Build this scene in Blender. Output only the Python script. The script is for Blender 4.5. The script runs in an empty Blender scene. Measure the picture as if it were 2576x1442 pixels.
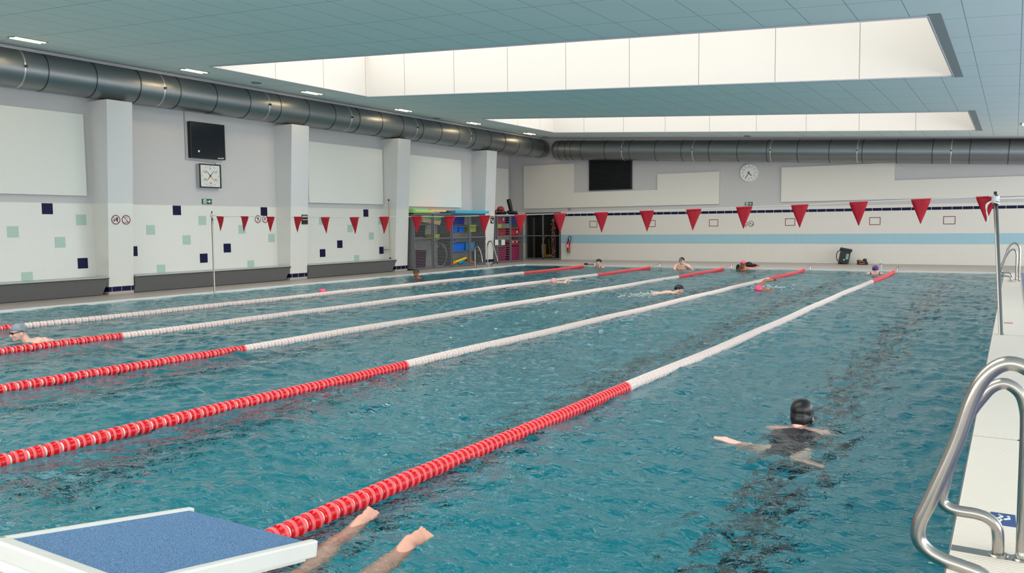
import bpy, bmesh, math, random
import numpy as np
from mathutils import Vector, Matrix, Euler
random.seed(7)
PI = math.pi
scene = bpy.context.scene
COL = scene.collection

# ------------------------------------------------------------------ camera
W, H = 2576, 1442
FPX = 2057.34
YAW, PITCH, ROLL = .5505, -.0736, -.0104
CAM = Vector((.1996, -1.8034, 1.4817))
_f = Vector((-math.sin(YAW)*math.cos(PITCH), math.cos(YAW)*math.cos(PITCH), math.sin(PITCH)))
_r = Vector((math.cos(YAW), math.sin(YAW), 0)); _u = _r.cross(_f)
CR = _r*math.cos(ROLL)+_u*math.sin(ROLL); CU = -_r*math.sin(ROLL)+_u*math.cos(ROLL)
cam = bpy.data.cameras.new('camera'); cam.sensor_width = 36; cam.lens = FPX/W*36; cam.clip_start = .05; cam.clip_end = 200
co = bpy.data.objects.new('camera', cam); COL.objects.link(co)
m3 = Matrix((CR, CU, -_f)).transposed(); co.matrix_world = Matrix.Translation(CAM) @ m3.to_4x4()
scene.camera = co

# ------------------------------------------------------------------ world, exposure
wd = bpy.data.worlds.new('world'); scene.world = wd; wd.use_nodes = True
wd.node_tree.nodes['Background'].inputs[0].default_value = (.85, .93, 1, 1)
wd.node_tree.nodes['Background'].inputs[1].default_value = .35
vs = scene.view_settings; vs.view_transform = 'Standard'; vs.look = 'None'; vs.gamma = 1; vs.use_curve_mapping = False
vs.exposure = 0.0
SKY_STRENGTH = 2.2      # daylight in the skylight glazing
ADDED_WIN_STRENGTH = 4.0      # glow of the added, unseen windows
LAMP_STRENGTH = 34
cy = scene.cycles
try:
    cy.use_denoising = True; cy.max_bounces = 12; cy.diffuse_bounces = 5; cy.transmission_bounces = 8; cy.sample_clamp_indirect = 8
except Exception: pass

def at(px, py, axis, val):
    """point where the sight line through a photo pixel meets the plane axis=val"""
    d = _f*FPX + CR*(px-W/2) - CU*(py-H/2)
    t = (val-CAM[axis])/d[axis]
    return CAM+d*t

# ------------------------------------------------------------------ materials
def srgb(r, g, b):
    f = lambda c: ((c/255)/12.92 if c/255 <= .04045 else ((c/255+.055)/1.055)**2.4)
    return (f(r), f(g), f(b), 1)
def newmat(name):
    m = bpy.data.materials.new(name); m.use_nodes = True
    return m, m.node_tree, m.node_tree.nodes['Principled BSDF']
MATS = {}
def mat(name, col, rough=.5, metal=0, noise=.06, nscale=8, bump=0, spec=.5, coat=0):
    """plain procedural material: colour with a little noise in it"""
    if name in MATS: return MATS[name]
    m, nt, b = newmat(name)
    tc = nt.nodes.new('ShaderNodeTexCoord'); n = nt.nodes.new('ShaderNodeTexNoise'); n.inputs['Scale'].default_value = nscale; n.inputs['Detail'].default_value = 4
    nt.links.new(tc.outputs['Object'], n.inputs['Vector'])
    mr = nt.nodes.new('ShaderNodeMapRange'); mr.inputs[3].default_value = 1-noise; mr.inputs[4].default_value = 1+noise
    nt.links.new(n.outputs['Fac'], mr.inputs[0])
    mx = nt.nodes.new('ShaderNodeMix'); mx.data_type = 'RGBA'; mx.blend_type = 'MULTIPLY'; mx.inputs[0].default_value = 1
    mx.inputs[6].default_value = col; nt.links.new(mr.outputs[0], mx.inputs[7])
    nt.links.new(mx.outputs[2], b.inputs['Base Color'])
    b.inputs['Roughness'].default_value = rough; b.inputs['Metallic'].default_value = metal; b.inputs['Specular IOR Level'].default_value = spec
    if coat: b.inputs['Coat Weight'].default_value = coat
    if bump:
        bp = nt.nodes.new('ShaderNodeBump'); bp.inputs['Strength'].default_value = bump; bp.inputs['Distance'].default_value = .01
        nt.links.new(n.outputs['Fac'], bp.inputs['Height']); nt.links.new(bp.outputs[0], b.inputs['Normal'])
    MATS[name] = m; return m
def emit(name, col, s):
    m, nt, b = newmat(name); b.inputs['Base Color'].default_value = col
    b.inputs['Emission Color'].default_value = col; b.inputs['Emission Strength'].default_value = s; MATS[name] = m; return m
def line_mask(nt, coord_socket, pitch, off, width):
    """1 on a joint line every pitch metres"""
    def mt(op, a, b=None):
        n = nt.nodes.new('ShaderNodeMath'); n.operation = op
        for i, v in enumerate((a, b)):
            if v is None: continue
            if isinstance(v, (int, float)): n.inputs[i].default_value = v
            else: nt.links.new(v, n.inputs[i])
        return n.outputs[0]
    s = mt('SUBTRACT', coord_socket, off); s = mt('DIVIDE', s, pitch); s = mt('SUBTRACT', s, mt('ROUND', s)); s = mt('ABSOLUTE', s)
    return mt('LESS_THAN', s, width/2/pitch), mt
def grid_mat(name, base, joint, specs, rough=.4, noise=.04, nscale=3, strength=1, spec=.5, bump=0, tile_var=None):
    """specs: list of (axis index, pitch, offset, joint width) in world metres"""
    m, nt, b = newmat(name)
    g = nt.nodes.new('ShaderNodeNewGeometry'); sp = nt.nodes.new('ShaderNodeSeparateXYZ'); nt.links.new(g.outputs['Position'], sp.inputs[0])
    mask = None
    for ax, pitch, off, w in specs:
        k, mt = line_mask(nt, sp.outputs[ax], pitch, off, w)
        mask = k if mask is None else mt('MAXIMUM', mask, k)
    n = nt.nodes.new('ShaderNodeTexNoise'); n.inputs['Scale'].default_value = nscale; n.inputs['Detail'].default_value = 5
    nt.links.new(g.outputs['Position'], n.inputs['Vector'])
    mr = nt.nodes.new('ShaderNodeMapRange'); mr.inputs[3].default_value = 1-noise; mr.inputs[4].default_value = 1+noise
    nt.links.new(n.outputs['Fac'], mr.inputs[0])
    mx = nt.nodes.new('ShaderNodeMix'); mx.data_type = 'RGBA'; mx.blend_type = 'MULTIPLY'; mx.inputs[0].default_value = 1
    mx.inputs[6].default_value = base; nt.links.new(mr.outputs[0], mx.inputs[7])
    m2 = nt.nodes.new('ShaderNodeMix'); m2.data_type = 'RGBA'
    ms = mt('MULTIPLY', mask, strength); nt.links.new(ms, m2.inputs[0]); nt.links.new(mx.outputs[2], m2.inputs[6]); m2.inputs[7].default_value = joint
    nt.links.new(m2.outputs[2], b.inputs['Base Color']); b.inputs['Roughness'].default_value = rough; b.inputs['Specular IOR Level'].default_value = spec
    if bump:
        bp = nt.nodes.new('ShaderNodeBump'); bp.inputs['Strength'].default_value = bump; bp.inputs['Distance'].default_value = .004; bp.invert = True
        nt.links.new(mask, bp.inputs['Height']); nt.links.new(bp.outputs[0], b.inputs['Normal'])
    MATS[name] = m; return m

M_paint = mat('lavender_grey_paint', srgb(203, 201, 201), .7, noise=.02)
M_pillar = mat('pillar_paint', srgb(214, 216, 217), .6, noise=.02)
M_wtile = grid_mat('white_wall_tile', srgb(226, 226, 220), srgb(218, 218, 213), [(1, .25, 7.95, .003), (2, .245, .12, .003)], .25, .02)
M_ftile = grid_mat('white_far_tile', srgb(226, 222, 214), srgb(218, 213, 205), [(0, .25, 0, .003), (2, .25, .1, .003)], .3, .02)
M_navy = mat('navy_tile', srgb(14, 16, 60), .45, noise=.15, spec=.2)
M_mint = mat('mint_tile', srgb(172, 200, 188), .3, noise=.03)
M_bandblue = grid_mat('sky_blue_tile', srgb(158, 198, 212), srgb(176, 208, 218), [(0, .25, 0, .006), (2, .125, .1, .004)], .3, .03)
M_grout = mat('pale_grout', srgb(205, 205, 205), .7)
M_panel = mat('white_panel_fabric', srgb(232, 234, 228), .85, noise=.01, nscale=40)
M_panelf = mat('cream_panel_fabric', srgb(232, 229, 220), .85, noise=.01, nscale=40)
M_ceil = grid_mat('ceiling_tile', srgb(228, 240, 236), srgb(140, 160, 162), [(0, .633, -.43, .012), (1, 1.285, 10.68, .014)], .9, .03, 1.2, .8, .2)
M_reveal = mat('skylight_reveal', srgb(150, 158, 152), .8)
M_shaft = grid_mat('skylight_shaft_panel', srgb(219, 214, 207), srgb(140, 136, 132), [(0, 1.61, -.856, .014)], .5, .01)
M_shafty = grid_mat('skylight_shaft_side_panel', srgb(219, 214, 207), srgb(140, 136, 132), [(1, 1.61, 15.5, .014)], .5, .01)
M_trim = mat('pale_trim', srgb(170, 172, 178), .6)
M_deck = grid_mat('taupe_deck_tile', srgb(178, 169, 161), srgb(150, 141, 134), [(0, .3, 0, .006), (1, .3, 0, .006)], .45, .06, 2.5, .7)
M_nose = mat('white_pool_edge_nosing', srgb(232, 230, 226), .4)
M_blueseat = grid_mat('blue_grey_floor_tile', srgb(118, 126, 160), srgb(70, 78, 130), [(1, 1.2, .3, .25)], .5, .05, 2, .35)
M_pool = grid_mat('pool_tile', srgb(180, 238, 236), srgb(150, 205, 208), [(0, .25, 0, .01), (1, .25, 0, .01), (2, .25, 0, .01)], .4, .05, .8, .6)
M_poolline = mat('dark_lane_line_tile', srgb(32, 38, 50), .4)
M_steel = mat('brushed_steel', srgb(176, 172, 166), .24, 1, noise=.08, nscale=60)
M_galv = mat('galvanised_duct', srgb(146, 150, 152), .42, .9, noise=.1, nscale=25)
M_galvd = mat('galvanised_seam', srgb(70, 75, 78), .5, .8)
M_clamp = mat('bright_hanger_band', srgb(205, 208, 208), .35, .7)
M_blockw = mat('block_white_gelcoat', srgb(206, 207, 202), .35)
M_greymetal = mat('grey_powder_coat', srgb(118, 120, 122), .45, .2)
M_bench = mat('bench_grey_laminate', srgb(104, 104, 104), .5, noise=.03)
M_benchtop = mat('bench_top_pale', srgb(176, 184, 180), .35)
M_black = mat('black_plastic', srgb(16, 16, 18), .4)
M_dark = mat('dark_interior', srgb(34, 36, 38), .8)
M_screen = mat('dark_glass_screen', srgb(20, 24, 32), .15)
M_white = mat('white_plastic', srgb(222, 222, 217), .4)
M_red = mat('pennant_red', srgb(184, 14, 38), .65, noise=.05)
M_rim = mat('coral_red_float', srgb(248, 98, 104), .35, noise=.03)
M_core = mat('deep_red_float', srgb(216, 10, 20), .25, noise=.12, nscale=30)
M_wf = mat('white_float', srgb(240, 226, 219), .4)
M_pinkw = mat('pinkish_bead', srgb(222, 150, 146), .4)
M_cord = mat('white_cord', srgb(228, 226, 220), .7)
M_grille = mat('anthracite_grille', srgb(44, 47, 54), .5, .3)
M_green = mat('exit_green', srgb(14, 96, 62), .4)
M_signred = mat('sign_red', srgb(120, 30, 44), .5)
M_ink = mat('sign_black', srgb(20, 16, 18), .5)
M_skin = mat('skin', srgb(216, 160, 138), .45, noise=.07, nscale=14)
M_skinp = mat('skin_pale', srgb(236, 190, 172), .45, noise=.06, nscale=14)
M_skint = mat('skin_tanned', srgb(176, 112, 82), .45, noise=.07, nscale=14)
M_suit = mat('dark_swimsuit', srgb(44, 38, 48), .6)
M_hair = mat('black_hair', srgb(12, 11, 13), .35, noise=.2, nscale=60)
M_pinkcap = mat('pink_cap', srgb(248, 84, 132), .35)
M_purple = mat('purple_cap', srgb(84, 44, 124), .4, noise=.15, nscale=20)
M_greycap = mat('silver_grey_cap', srgb(126, 142, 152), .3)
M_lens = mat('smoked_lens', srgb(8, 8, 10), .1)
M_lip = mat('lips', srgb(160, 76, 72), .5)
M_foam = mat('white_water_foam', srgb(226, 240, 240), .35, bump=.4, nscale=30)

# blue non-slip top with speckles
M_grip, nt, b = newmat('blue_nonslip_grit'); MATS['grip'] = M_grip
tc = nt.nodes.new('ShaderNodeTexCoord'); n = nt.nodes.new('ShaderNodeTexNoise'); n.inputs['Scale'].default_value = 330; n.inputs['Detail'].default_value = 2
nt.links.new(tc.outputs['Object'], n.inputs['Vector']); cr = nt.nodes.new('ShaderNodeValToRGB')
cr.color_ramp.elements[0].position = .36; cr.color_ramp.elements[0].color = srgb(34, 70, 114)
cr.color_ramp.elements[1].position = .66; cr.color_ramp.elements[1].color = srgb(98, 147, 188)
nt.links.new(n.outputs['Fac'], cr.inputs[0]); nt.links.new(cr.outputs[0], b.inputs['Base Color']); b.inputs['Roughness'].default_value = .75
bp = nt.nodes.new('ShaderNodeBump'); bp.inputs['Strength'].default_value = .5; bp.inputs['Distance'].default_value = .002; nt.links.new(n.outputs['Fac'], bp.inputs['Height']); nt.links.new(bp.outputs[0], b.inputs['Normal'])
# ribbed white coping
M_cope, nt, b = newmat('white_ribbed_coping'); MATS['cope'] = M_cope
g = nt.nodes.new('ShaderNodeNewGeometry'); wv = nt.nodes.new('ShaderNodeTexWave'); wv.wave_type = 'BANDS'; wv.bands_direction = 'Y'; wv.inputs['Scale'].default_value = 16; wv.inputs['Distortion'].default_value = 0
nt.links.new(g.outputs['Position'], wv.inputs['Vector']); cr = nt.nodes.new('ShaderNodeValToRGB')
cr.color_ramp.elements[0].color = srgb(206, 195, 180); cr.color_ramp.elements[0].position = .05; cr.color_ramp.elements[1].color = srgb(243, 234, 221); cr.color_ramp.elements[1].position = .4
nt.links.new(wv.outputs['Fac'], cr.inputs[0]); nt.links.new(cr.outputs[0], b.inputs['Base Color']); b.inputs['Roughness'].default_value = .5
bp = nt.nodes.new('ShaderNodeBump'); bp.inputs['Strength'].default_value = .5; bp.inputs['Distance'].default_value = .003; nt.links.new(wv.outputs['Fac'], bp.inputs['Height']); nt.links.new(bp.outputs[0], b.inputs['Normal'])

# ------------------------------------------------------------------ mesh helpers
def finish(name, bm, mats, parent=None, smooth=False, loc=None):
    me = bpy.data.meshes.new(name); bm.to_mesh(me); bm.free()
    for m in (mats if isinstance(mats, (list, tuple)) else [mats]): me.materials.append(m)
    if smooth:
        for p in me.polygons: p.use_smooth = True
    o = bpy.data.objects.new(name, me); COL.objects.link(o)
    if parent is not None: o.parent = parent
    if loc is not None: o.location = loc
    return o
def tag(o, label, cat, group=None, kind=None):
    if label: o['label'] = label
    if cat: o['category'] = cat
    if group: o['group'] = group
    if kind: o['kind'] = kind
    return o
def struct(o): o['kind'] = 'structure'; return o
def thing(name, label, cat, loc=(0, 0, 0), rot=(0, 0, 0), group=None):
    o = bpy.data.objects.new(name, None); COL.objects.link(o); o.location = loc; o.rotation_euler = rot
    o.empty_display_size = .1
    return tag(o, label, cat, group)
def box(bm, a, b, mi=0, mtx=None, bevel=0):
    x0, y0, z0 = a; x1, y1, z1 = b
    v = [Vector(p) for p in ((x0,y0,z0),(x1,y0,z0),(x1,y1,z0),(x0,y1,z0),(x0,y0,z1),(x1,y0,z1),(x1,y1,z1),(x0,y1,z1))]
    if mtx: v = [mtx@p for p in v]
    vs_ = [bm.verts.new(p) for p in v]; fs = []
    for f in ((0,3,2,1),(4,5,6,7),(0,1,5,4),(1,2,6,5),(2,3,7,6),(3,0,4,7)):
        fa = bm.faces.new([vs_[i] for i in f]); fa.material_index = mi; fs.append(fa)
    if bevel:
        es = list({e for f in fs for e in f.edges})
        r = bmesh.ops.bevel(bm, geom=es, offset=bevel, segments=2, profile=.6, affect='EDGES')
        for f in r['faces']: f.material_index = mi
    return vs_
def quad(bm, pts, mi=0):
    f = bm.faces.new([bm.verts.new(p) for p in pts]); f.material_index = mi; return f
def frame_for(d):
    d = d.normalized(); a = Vector((0, 0, 1)) if abs(d.z) < .9 else Vector((1, 0, 0))
    u = d.cross(a).normalized(); return u, u.cross(d)
def tube(bm, pts, r, n=12, mi=0, caps=True, radii=None):
    pts = [Vector(p) for p in pts]; rings = []; prev = None
    for i, p in enumerate(pts):
        d = (pts[min(i+1, len(pts)-1)]-pts[max(i-1, 0)])
        if prev is None: u, v = frame_for(d)
        else:
            dn = d.normalized(); u = (prev-dn*prev.dot(dn)).normalized(); v = u.cross(dn)
        prev = u; rr = radii[i] if radii else r
        rings.append([bm.verts.new(p+(u*math.cos(a)+v*math.sin(a))*rr) for a in (2*PI*k/n for k in range(n))])
    for a, b_ in zip(rings, rings[1:]):
        for k in range(n):
            f = bm.faces.new((a[k], a[(k+1) % n], b_[(k+1) % n], b_[k])); f.material_index = mi; f.smooth = True
    if caps:
        for rg in (rings[0], rings[-1]):
            f = bm.faces.new(rg); f.material_index = mi
def smooth_path(pts, seg=6):
    """Catmull-Rom through the points"""
    P = [Vector(p) for p in pts]; P = [P[0]*2-P[1]]+P+[P[-1]*2-P[-2]]; out = []
    for i in range(1, len(P)-2):
        for k in range(seg):
            t = k/seg; a, b_, c, d = P[i-1:i+3]
            out.append(.5*((2*b_)+(c-a)*t+(2*a-5*b_+4*c-d)*t*t+(3*b_-a-3*c+d)*t**3))
    out.append(P[-2]); return out
def ball(bm, c, r, mtx=None, seg=14, ring=10, mi=0):
    """ellipsoid; r is a radius or three radii; mtx a rotation"""
    if isinstance(r, (int, float)): r = (r, r, r)
    c = Vector(c); R3 = mtx if mtx else Matrix.Identity(3); rows = []; out = []
    def V_(x, y, z):
        v = bm.verts.new(c+R3@Vector((x*r[0], y*r[1], z*r[2]))); out.append(v); return v
    top_ = V_(0, 0, 1)
    for i in range(1, ring):
        a = PI*i/ring; rows.append([V_(math.sin(a)*math.cos(2*PI*k/seg), math.sin(a)*math.sin(2*PI*k/seg), math.cos(a)) for k in range(seg)])
    bot = V_(0, 0, -1)
    def F_(*v):
        f = bm.faces.new(v); f.material_index = mi; f.smooth = True
    for k in range(seg):
        k2 = (k+1) % seg; F_(top_, rows[0][k], rows[0][k2]); F_(bot, rows[-1][k2], rows[-1][k])
        for a, b_ in zip(rows, rows[1:]): F_(a[k], b_[k], b_[k2], a[k2])
    return out
def limb(bm, pts, radii, n=12):
    """tapered round limb: closed capsules from joint to joint"""
    for i in range(len(pts)-1):
        a, b_ = Vector(pts[i]), Vector(pts[i+1]); ra, rb = radii[i], radii[i+1]
        tube(bm, [a, b_], 0, n, radii=[ra, rb])
        ball(bm, a, ra, seg=n, ring=8)
    ball(bm, pts[-1], radii[-1], seg=n, ring=8)
def disc(bm, c, r, axis, t, n=24, mi=0):
    c = Vector(c); ax = Vector(axis).normalized(); tube(bm, [c-ax*t/2, c+ax*t/2], r, n, mi)
def ring_flat(bm, c, r0, r1, u, v, nrm, t, n=32, mi=0):
    """flat annulus with thickness t, in the plane u,v"""
    c = Vector(c); u, v, nrm = Vector(u), Vector(v), Vector(nrm)
    L = []
    for k in range(n):
        a = 2*PI*k/n; d = u*math.cos(a)+v*math.sin(a)
        L.append([bm.verts.new(c+d*r0), bm.verts.new(c+d*r1), bm.verts.new(c+d*r1+nrm*t), bm.verts.new(c+d*r0+nrm*t)])
    for k in range(n):
        A, B = L[k], L[(k+1) % n]
        for i in range(4):
            f = bm.faces.new((A[i], A[(i+1) % 4], B[(i+1) % 4], B[i])); f.material_index = mi
def poly_prism(bm, pts, nrm, t, mi=0):
    """closed outline pushed out along nrm by t"""
    nrm = Vector(nrm); a = [bm.verts.new(Vector(p)) for p in pts]; b_ = [bm.verts.new(Vector(p)+nrm*t) for p in pts]; n = len(pts)
    f = bm.faces.new(a); f.material_index = mi; f = bm.faces.new(b_[::-1]); f.material_index = mi
    for k in range(n):
        f = bm.faces.new((a[k], b_[k], b_[(k+1) % n], a[(k+1) % n])); f.material_index = mi
def text_bm(bm, s, size, origin, u, v, nrm, t=.002, mi=0, center=True):
    cu = bpy.data.curves.new('txt', 'FONT'); cu.body = s; cu.size = size; cu.extrude = t/2
    if center: cu.align_x = 'CENTER'; cu.align_y = 'CENTER'
    o = bpy.data.objects.new('txt', cu); COL.objects.link(o); dg = bpy.context.evaluated_depsgraph_get(); me = bpy.data.meshes.new_from_object(o.evaluated_get(dg))
    M = Matrix((Vector(u), Vector(v), Vector(nrm))).transposed().to_4x4(); M.translation = Vector(origin)+Vector(nrm)*t/2
    me.transform(M); n0 = len(bm.faces); bm.from_mesh(me); bm.faces.ensure_lookup_table()
    for f in bm.faces[n0:]: f.material_index = mi
    bpy.data.objects.remove(o); bpy.data.curves.remove(cu); bpy.data.meshes.remove(me)

# ------------------------------------------------------------------ the room
XL, YF = -17.6, 29.3            # left wall, far wall
XE, PX0 = -15.62, 0.0           # pool edges
YE = 25.0
XR, YN = 7.0, -6.0
zc = lambda x: 4.12-.0637*x
ZT = 6.7

bm = bmesh.new()
HX = (-15.05, -.85); HY = ((-.52, 4.65), (10.38, 15.55), (21.28, 26.2))  # first opening is an added skylight, unseen, continuing the row for brightness
xs = (-16.95, HX[0], HX[1], XR); ys = (YN, HY[0][0], HY[0][1], HY[1][0], HY[1][1], HY[2][0], HY[2][1], 28.3)
for i in range(3):
    for j in range(7):
        if i == 1 and j in (1, 3, 5): continue
        P = [(xs[i], ys[j]), (xs[i], ys[j+1]), (xs[i+1], ys[j+1]), (xs[i+1], ys[j])]
        quad(bm, [(x, y, zc(x)) for x, y in P]); quad(bm, [(x, y, zc(x)+.05) for x, y in P[::-1]])
for a, b_ in (((xs[0], YN), (xs[0], 28.3)), ((xs[0], 28.3), (XR, 28.3))):
    quad(bm, [(a[0], a[1], zc(a[0])), (b_[0], b_[1], zc(b_[0])), (b_[0], b_[1], zc(b_[0])+.05), (a[0], a[1], zc(a[0])+.05)])
struct(finish('ceiling', bm, M_ceil))

for k, (y0, y1) in enumerate(HY):
    root = thing('window_%d' % (k+1), None, None); struct(root)
    bm = bmesh.new(); e = .0
    quad(bm, [(HX[0], y1, zc(HX[0])), (HX[1], y1, zc(HX[1])), (HX[1], y1, 6.4), (HX[0], y1, 6.4)])
    quad(bm, [(HX[1], y0, zc(HX[1])), (HX[0], y0, zc(HX[0])), (HX[0], y0, 6.4), (HX[1], y0, 6.4)])
    quad(bm, [(HX[0], y0, zc(HX[0])), (HX[0], y1, zc(HX[0])), (HX[0], y1, 6.4), (HX[0], y0, 6.4)], 1)
    quad(bm, [(HX[1], y1, zc(HX[1])), (HX[1], y0, zc(HX[1])), (HX[1], y0, 6.4), (HX[1], y1, 6.4)], 1)
    finish('shaft_lining', bm, [M_shaft, M_shafty], root)
    bm = bmesh.new(); w = .05
    for (a, b_) in (((HX[0], y0), (HX[1], y0)), ((HX[0], y1), (HX[1], y1)), ((HX[0], y0), (HX[0], y1)), ((HX[1], y0), (HX[1], y1))):
        A = Vector((a[0], a[1], zc(a[0])-.012)); B = Vector((b_[0], b_[1], zc(b_[0])-.012))
        tube(bm, [A, B], .014, 6)
    finish('edge_trim', bm, M_trim, root)
    bm = bmesh.new()      # grey tile border of the opening, on the pool hall's right side
    quad(bm, [(HX[1]+.004, y0-.1, zc(HX[1])-.004), (HX[1]+.16, y0-.1, zc(HX[1]+.16)-.004), (HX[1]+.16, y1+.2, zc(HX[1]+.16)-.004), (HX[1]+.004, y1+.2, zc(HX[1])-.004)])
    finish('border_strip', bm, M_reveal, root)
    bm = bmesh.new(); quad(bm, [(HX[0], y0, 6.38), (HX[0], y1, 6.38), (HX[1], y1, 6.38), (HX[1], y0, 6.38)])
    finish('glazing', bm, MATS.get('sky_glazing') or emit('sky_glazing', (1, .985, .955, 1), SKY_STRENGTH), root)
    if k == 0: MATS['sky_glazing'] = bpy.data.materials['sky_glazing']

# walls
bm = bmesh.new()
ZJ = 2.09
quad(bm, [(XL, YN, 0), (XL, 25, 0), (XL, 25, ZJ), (XL, YN, ZJ)], 1)
quad(bm, [(XL, YN, ZJ), (XL, 25, ZJ), (XL, 25, ZT), (XL, YN, ZT)], 0)
quad(bm, [(XL, 25, 0), (-19, 25, 0), (-19, 25, ZT), (XL, 25, ZT)], 0)
quad(bm, [(-19, 25, 0), (-19, YF, 0), (-19, YF, ZJ), (-19, 25, ZJ)], 1)
quad(bm, [(-19, 25, ZJ), (-19, YF, ZJ), (-19, YF, ZT), (-19, 25, ZT)], 0)
TS = .235
mint = [(8.69,1.84),(7.21,1.59),(8.19,1.35),(7.45,.62),(11.9,1.83),(10.41,1.6),(11.41,1.34),(10.65,.63),(13.16,1.59),(14.18,1.34),(13.42,.62),(16.16,1.82),(17.39,1.58),(18.38,1.33),(17.66,.62),(15.25,1.83-.0),(5.9,1.84),(4.9,1.1),(5.4,.62)]
navy = [(7.95,2.08),(8.68,.87),(11.16,2.08),(13.94,2.08),(9.92,1.1),(11.9,.86),(12.65,1.1),(18.14,2.07),(16.91,1.1),(16.16,.85),(18.87,.85),(4.4,2.08),(5.9,.87)]
mint.remove((15.25, 1.83)); mint.append((18.86, 1.82))
for L, mi in ((mint, 3), (navy, 2)):
    for y, z in L: box(bm, (XL-.01, y, z-TS), (XL+.003, y+TS, z), mi)
wl = finish('wall_left', bm, [M_paint, M_wtile, M_navy, M_mint]); struct(wl)

bm = bmesh.new()
NA, NB, NH = -18.12, -16.4, 2.07
for a_, b2_, z0_, z1_ in ((-19, NA, 0, ZJ), (NB, XR, 0, ZJ), (NA, NB, NH, ZJ)): quad(bm, [(a_, YF, z0_), (b2_, YF, z0_), (b2_, YF, z1_), (a_, YF, z1_)], 1)
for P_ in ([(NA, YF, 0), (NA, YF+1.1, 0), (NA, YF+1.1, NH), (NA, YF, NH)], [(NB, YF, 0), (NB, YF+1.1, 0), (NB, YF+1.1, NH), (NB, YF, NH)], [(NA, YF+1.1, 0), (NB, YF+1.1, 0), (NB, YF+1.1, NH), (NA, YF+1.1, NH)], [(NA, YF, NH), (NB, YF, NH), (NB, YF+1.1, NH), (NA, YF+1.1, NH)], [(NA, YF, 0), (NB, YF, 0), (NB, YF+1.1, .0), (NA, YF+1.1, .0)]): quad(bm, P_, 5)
quad(bm, [(-19, YF, ZJ), (XR, YF, ZJ), (XR, YF, ZT), (-19, YF, ZT)], 0)
box(bm, (-19, YF-.004, .73), (NA, YF+.01, 1.09), 2); box(bm, (NB, YF-.004, .73), (XR, YF+.01, 1.09), 2)
box(bm, (NB, YF-.004, 1.88), (XR, YF+.01, 1.99), 4)
x = -16.38
while x < XR-.4:
    box(bm, (x+.008, YF-.008, 1.888), (x+.3, YF+.01, 1.982), 3); x += .308
struct(finish('wall_far', bm, [M_paint, M_ftile, M_bandblue, M_navy, M_grout, M_dark]))
bm = bmesh.new(); quad(bm, [(XR, YN, 0), (XR, YF, 0), (XR, YF, .12), (XR, YN, .12)]); quad(bm, [(XR, YN, 3.3), (XR, YF, 3.3), (XR, YF, ZT), (XR, YN, ZT)])
for k in range(10):
    y = YN+k*3.92; quad(bm, [(XR, y-.1, .12), (XR, y+.1, .12), (XR, y+.1, 3.3), (XR, y-.1, 3.3)])
struct(finish('wall_right', bm, M_paint))
bm = bmesh.new(); quad(bm, [(XL, YN, 0), (XR, YN, 0), (XR, YN, ZT), (XL, YN, ZT)]); struct(finish('wall_near', bm, M_paint))
bm = bmesh.new(); quad(bm, [(-19, YN, ZT), (XR, YN, ZT), (XR, YF, ZT), (-19, YF, ZT)]); struct(finish('roof', bm, M_paint))
M_added_win = emit('added_window_glow', (.98, .99, 1, 1), ADDED_WIN_STRENGTH)  # glowing sheet for the two added windows
bm = bmesh.new(); quad(bm, [(XR+.02, YN, .12), (XR+.02, YF, .12), (XR+.02, YF, 3.3), (XR+.02, YN, 3.3)]); struct(finish('window_4', bm, M_added_win))  # added on the right wall out of view, to brighten the hall
bm = bmesh.new(); quad(bm, [(-13, YN+.02, 1.0), (4, YN+.02, 1.0), (4, YN+.02, 3.2), (-13, YN+.02, 3.2)]); struct(finish('window_5', bm, M_added_win))  # added behind the camera as extra fill light
# added battens between ceiling edge and ducts; left stands in for lit wall top
bm = bmesh.new(); box(bm, (-17.24, YN, 5.13), (-17.0, 28.6, 5.19))
for s in (0,): pass
struct(finish('trim_1', bm, M_trim))
bm = bmesh.new()
quad(bm, [(-16.9, 28.36, zc(-16.9)-.035), (XR, 28.36, zc(XR)-.035), (XR, 28.6, zc(XR)-.035), (-16.9, 28.6, zc(-16.9)-.035)])
quad(bm, [(-16.9, 28.36, zc(-16.9)-.035), (XR, 28.36, zc(XR)-.035), (XR, 28.36, zc(XR)+.02), (-16.9, 28.36, zc(-16.9)+.02)])
struct(finish('trim_2', bm, M_trim))

# pillars: front leans into the hall towards the top
bm = bmesh.new()
for (y0, y1) in ((3.6, 4.2), (9.09, 9.7), (14.5, 15.15), (19.08, 19.72), (24.33, 25.02)):
    xb, xt, z1 = -17.13, -16.88, 4.36
    fx = lambda z: xb+(xt-xb)*z/z1
    def pil(za, zb, mi):
        A = [(XL, y0, za), (fx(za), y0, za), (fx(za), y1, za), (XL, y1, za)]; B = [(XL, y0, zb), (fx(zb), y0, zb), (fx(zb), y1, zb), (XL, y1, zb)]
        for k in range(3): quad(bm, [A[k], A[k+1], B[k+1], B[k]], mi)
        if zb == z1: quad(bm, B, mi)
    pil(0, .1, 3); pil(.1, .21, 2); pil(.21, ZJ, 1); pil(ZJ, z1, 0)
    yy = y0+.07
    while yy < y1: box(bm, (fx(.15)-.02, yy, .1), (fx(.15)+.004, yy+.006, .21), 4); yy += .235
struct(finish('pillars', bm, [M_pillar, M_wtile, M_navy, M_deck, M_grout]))
bpy.data.objects['pillars'].name = 'trim_3'

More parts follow.
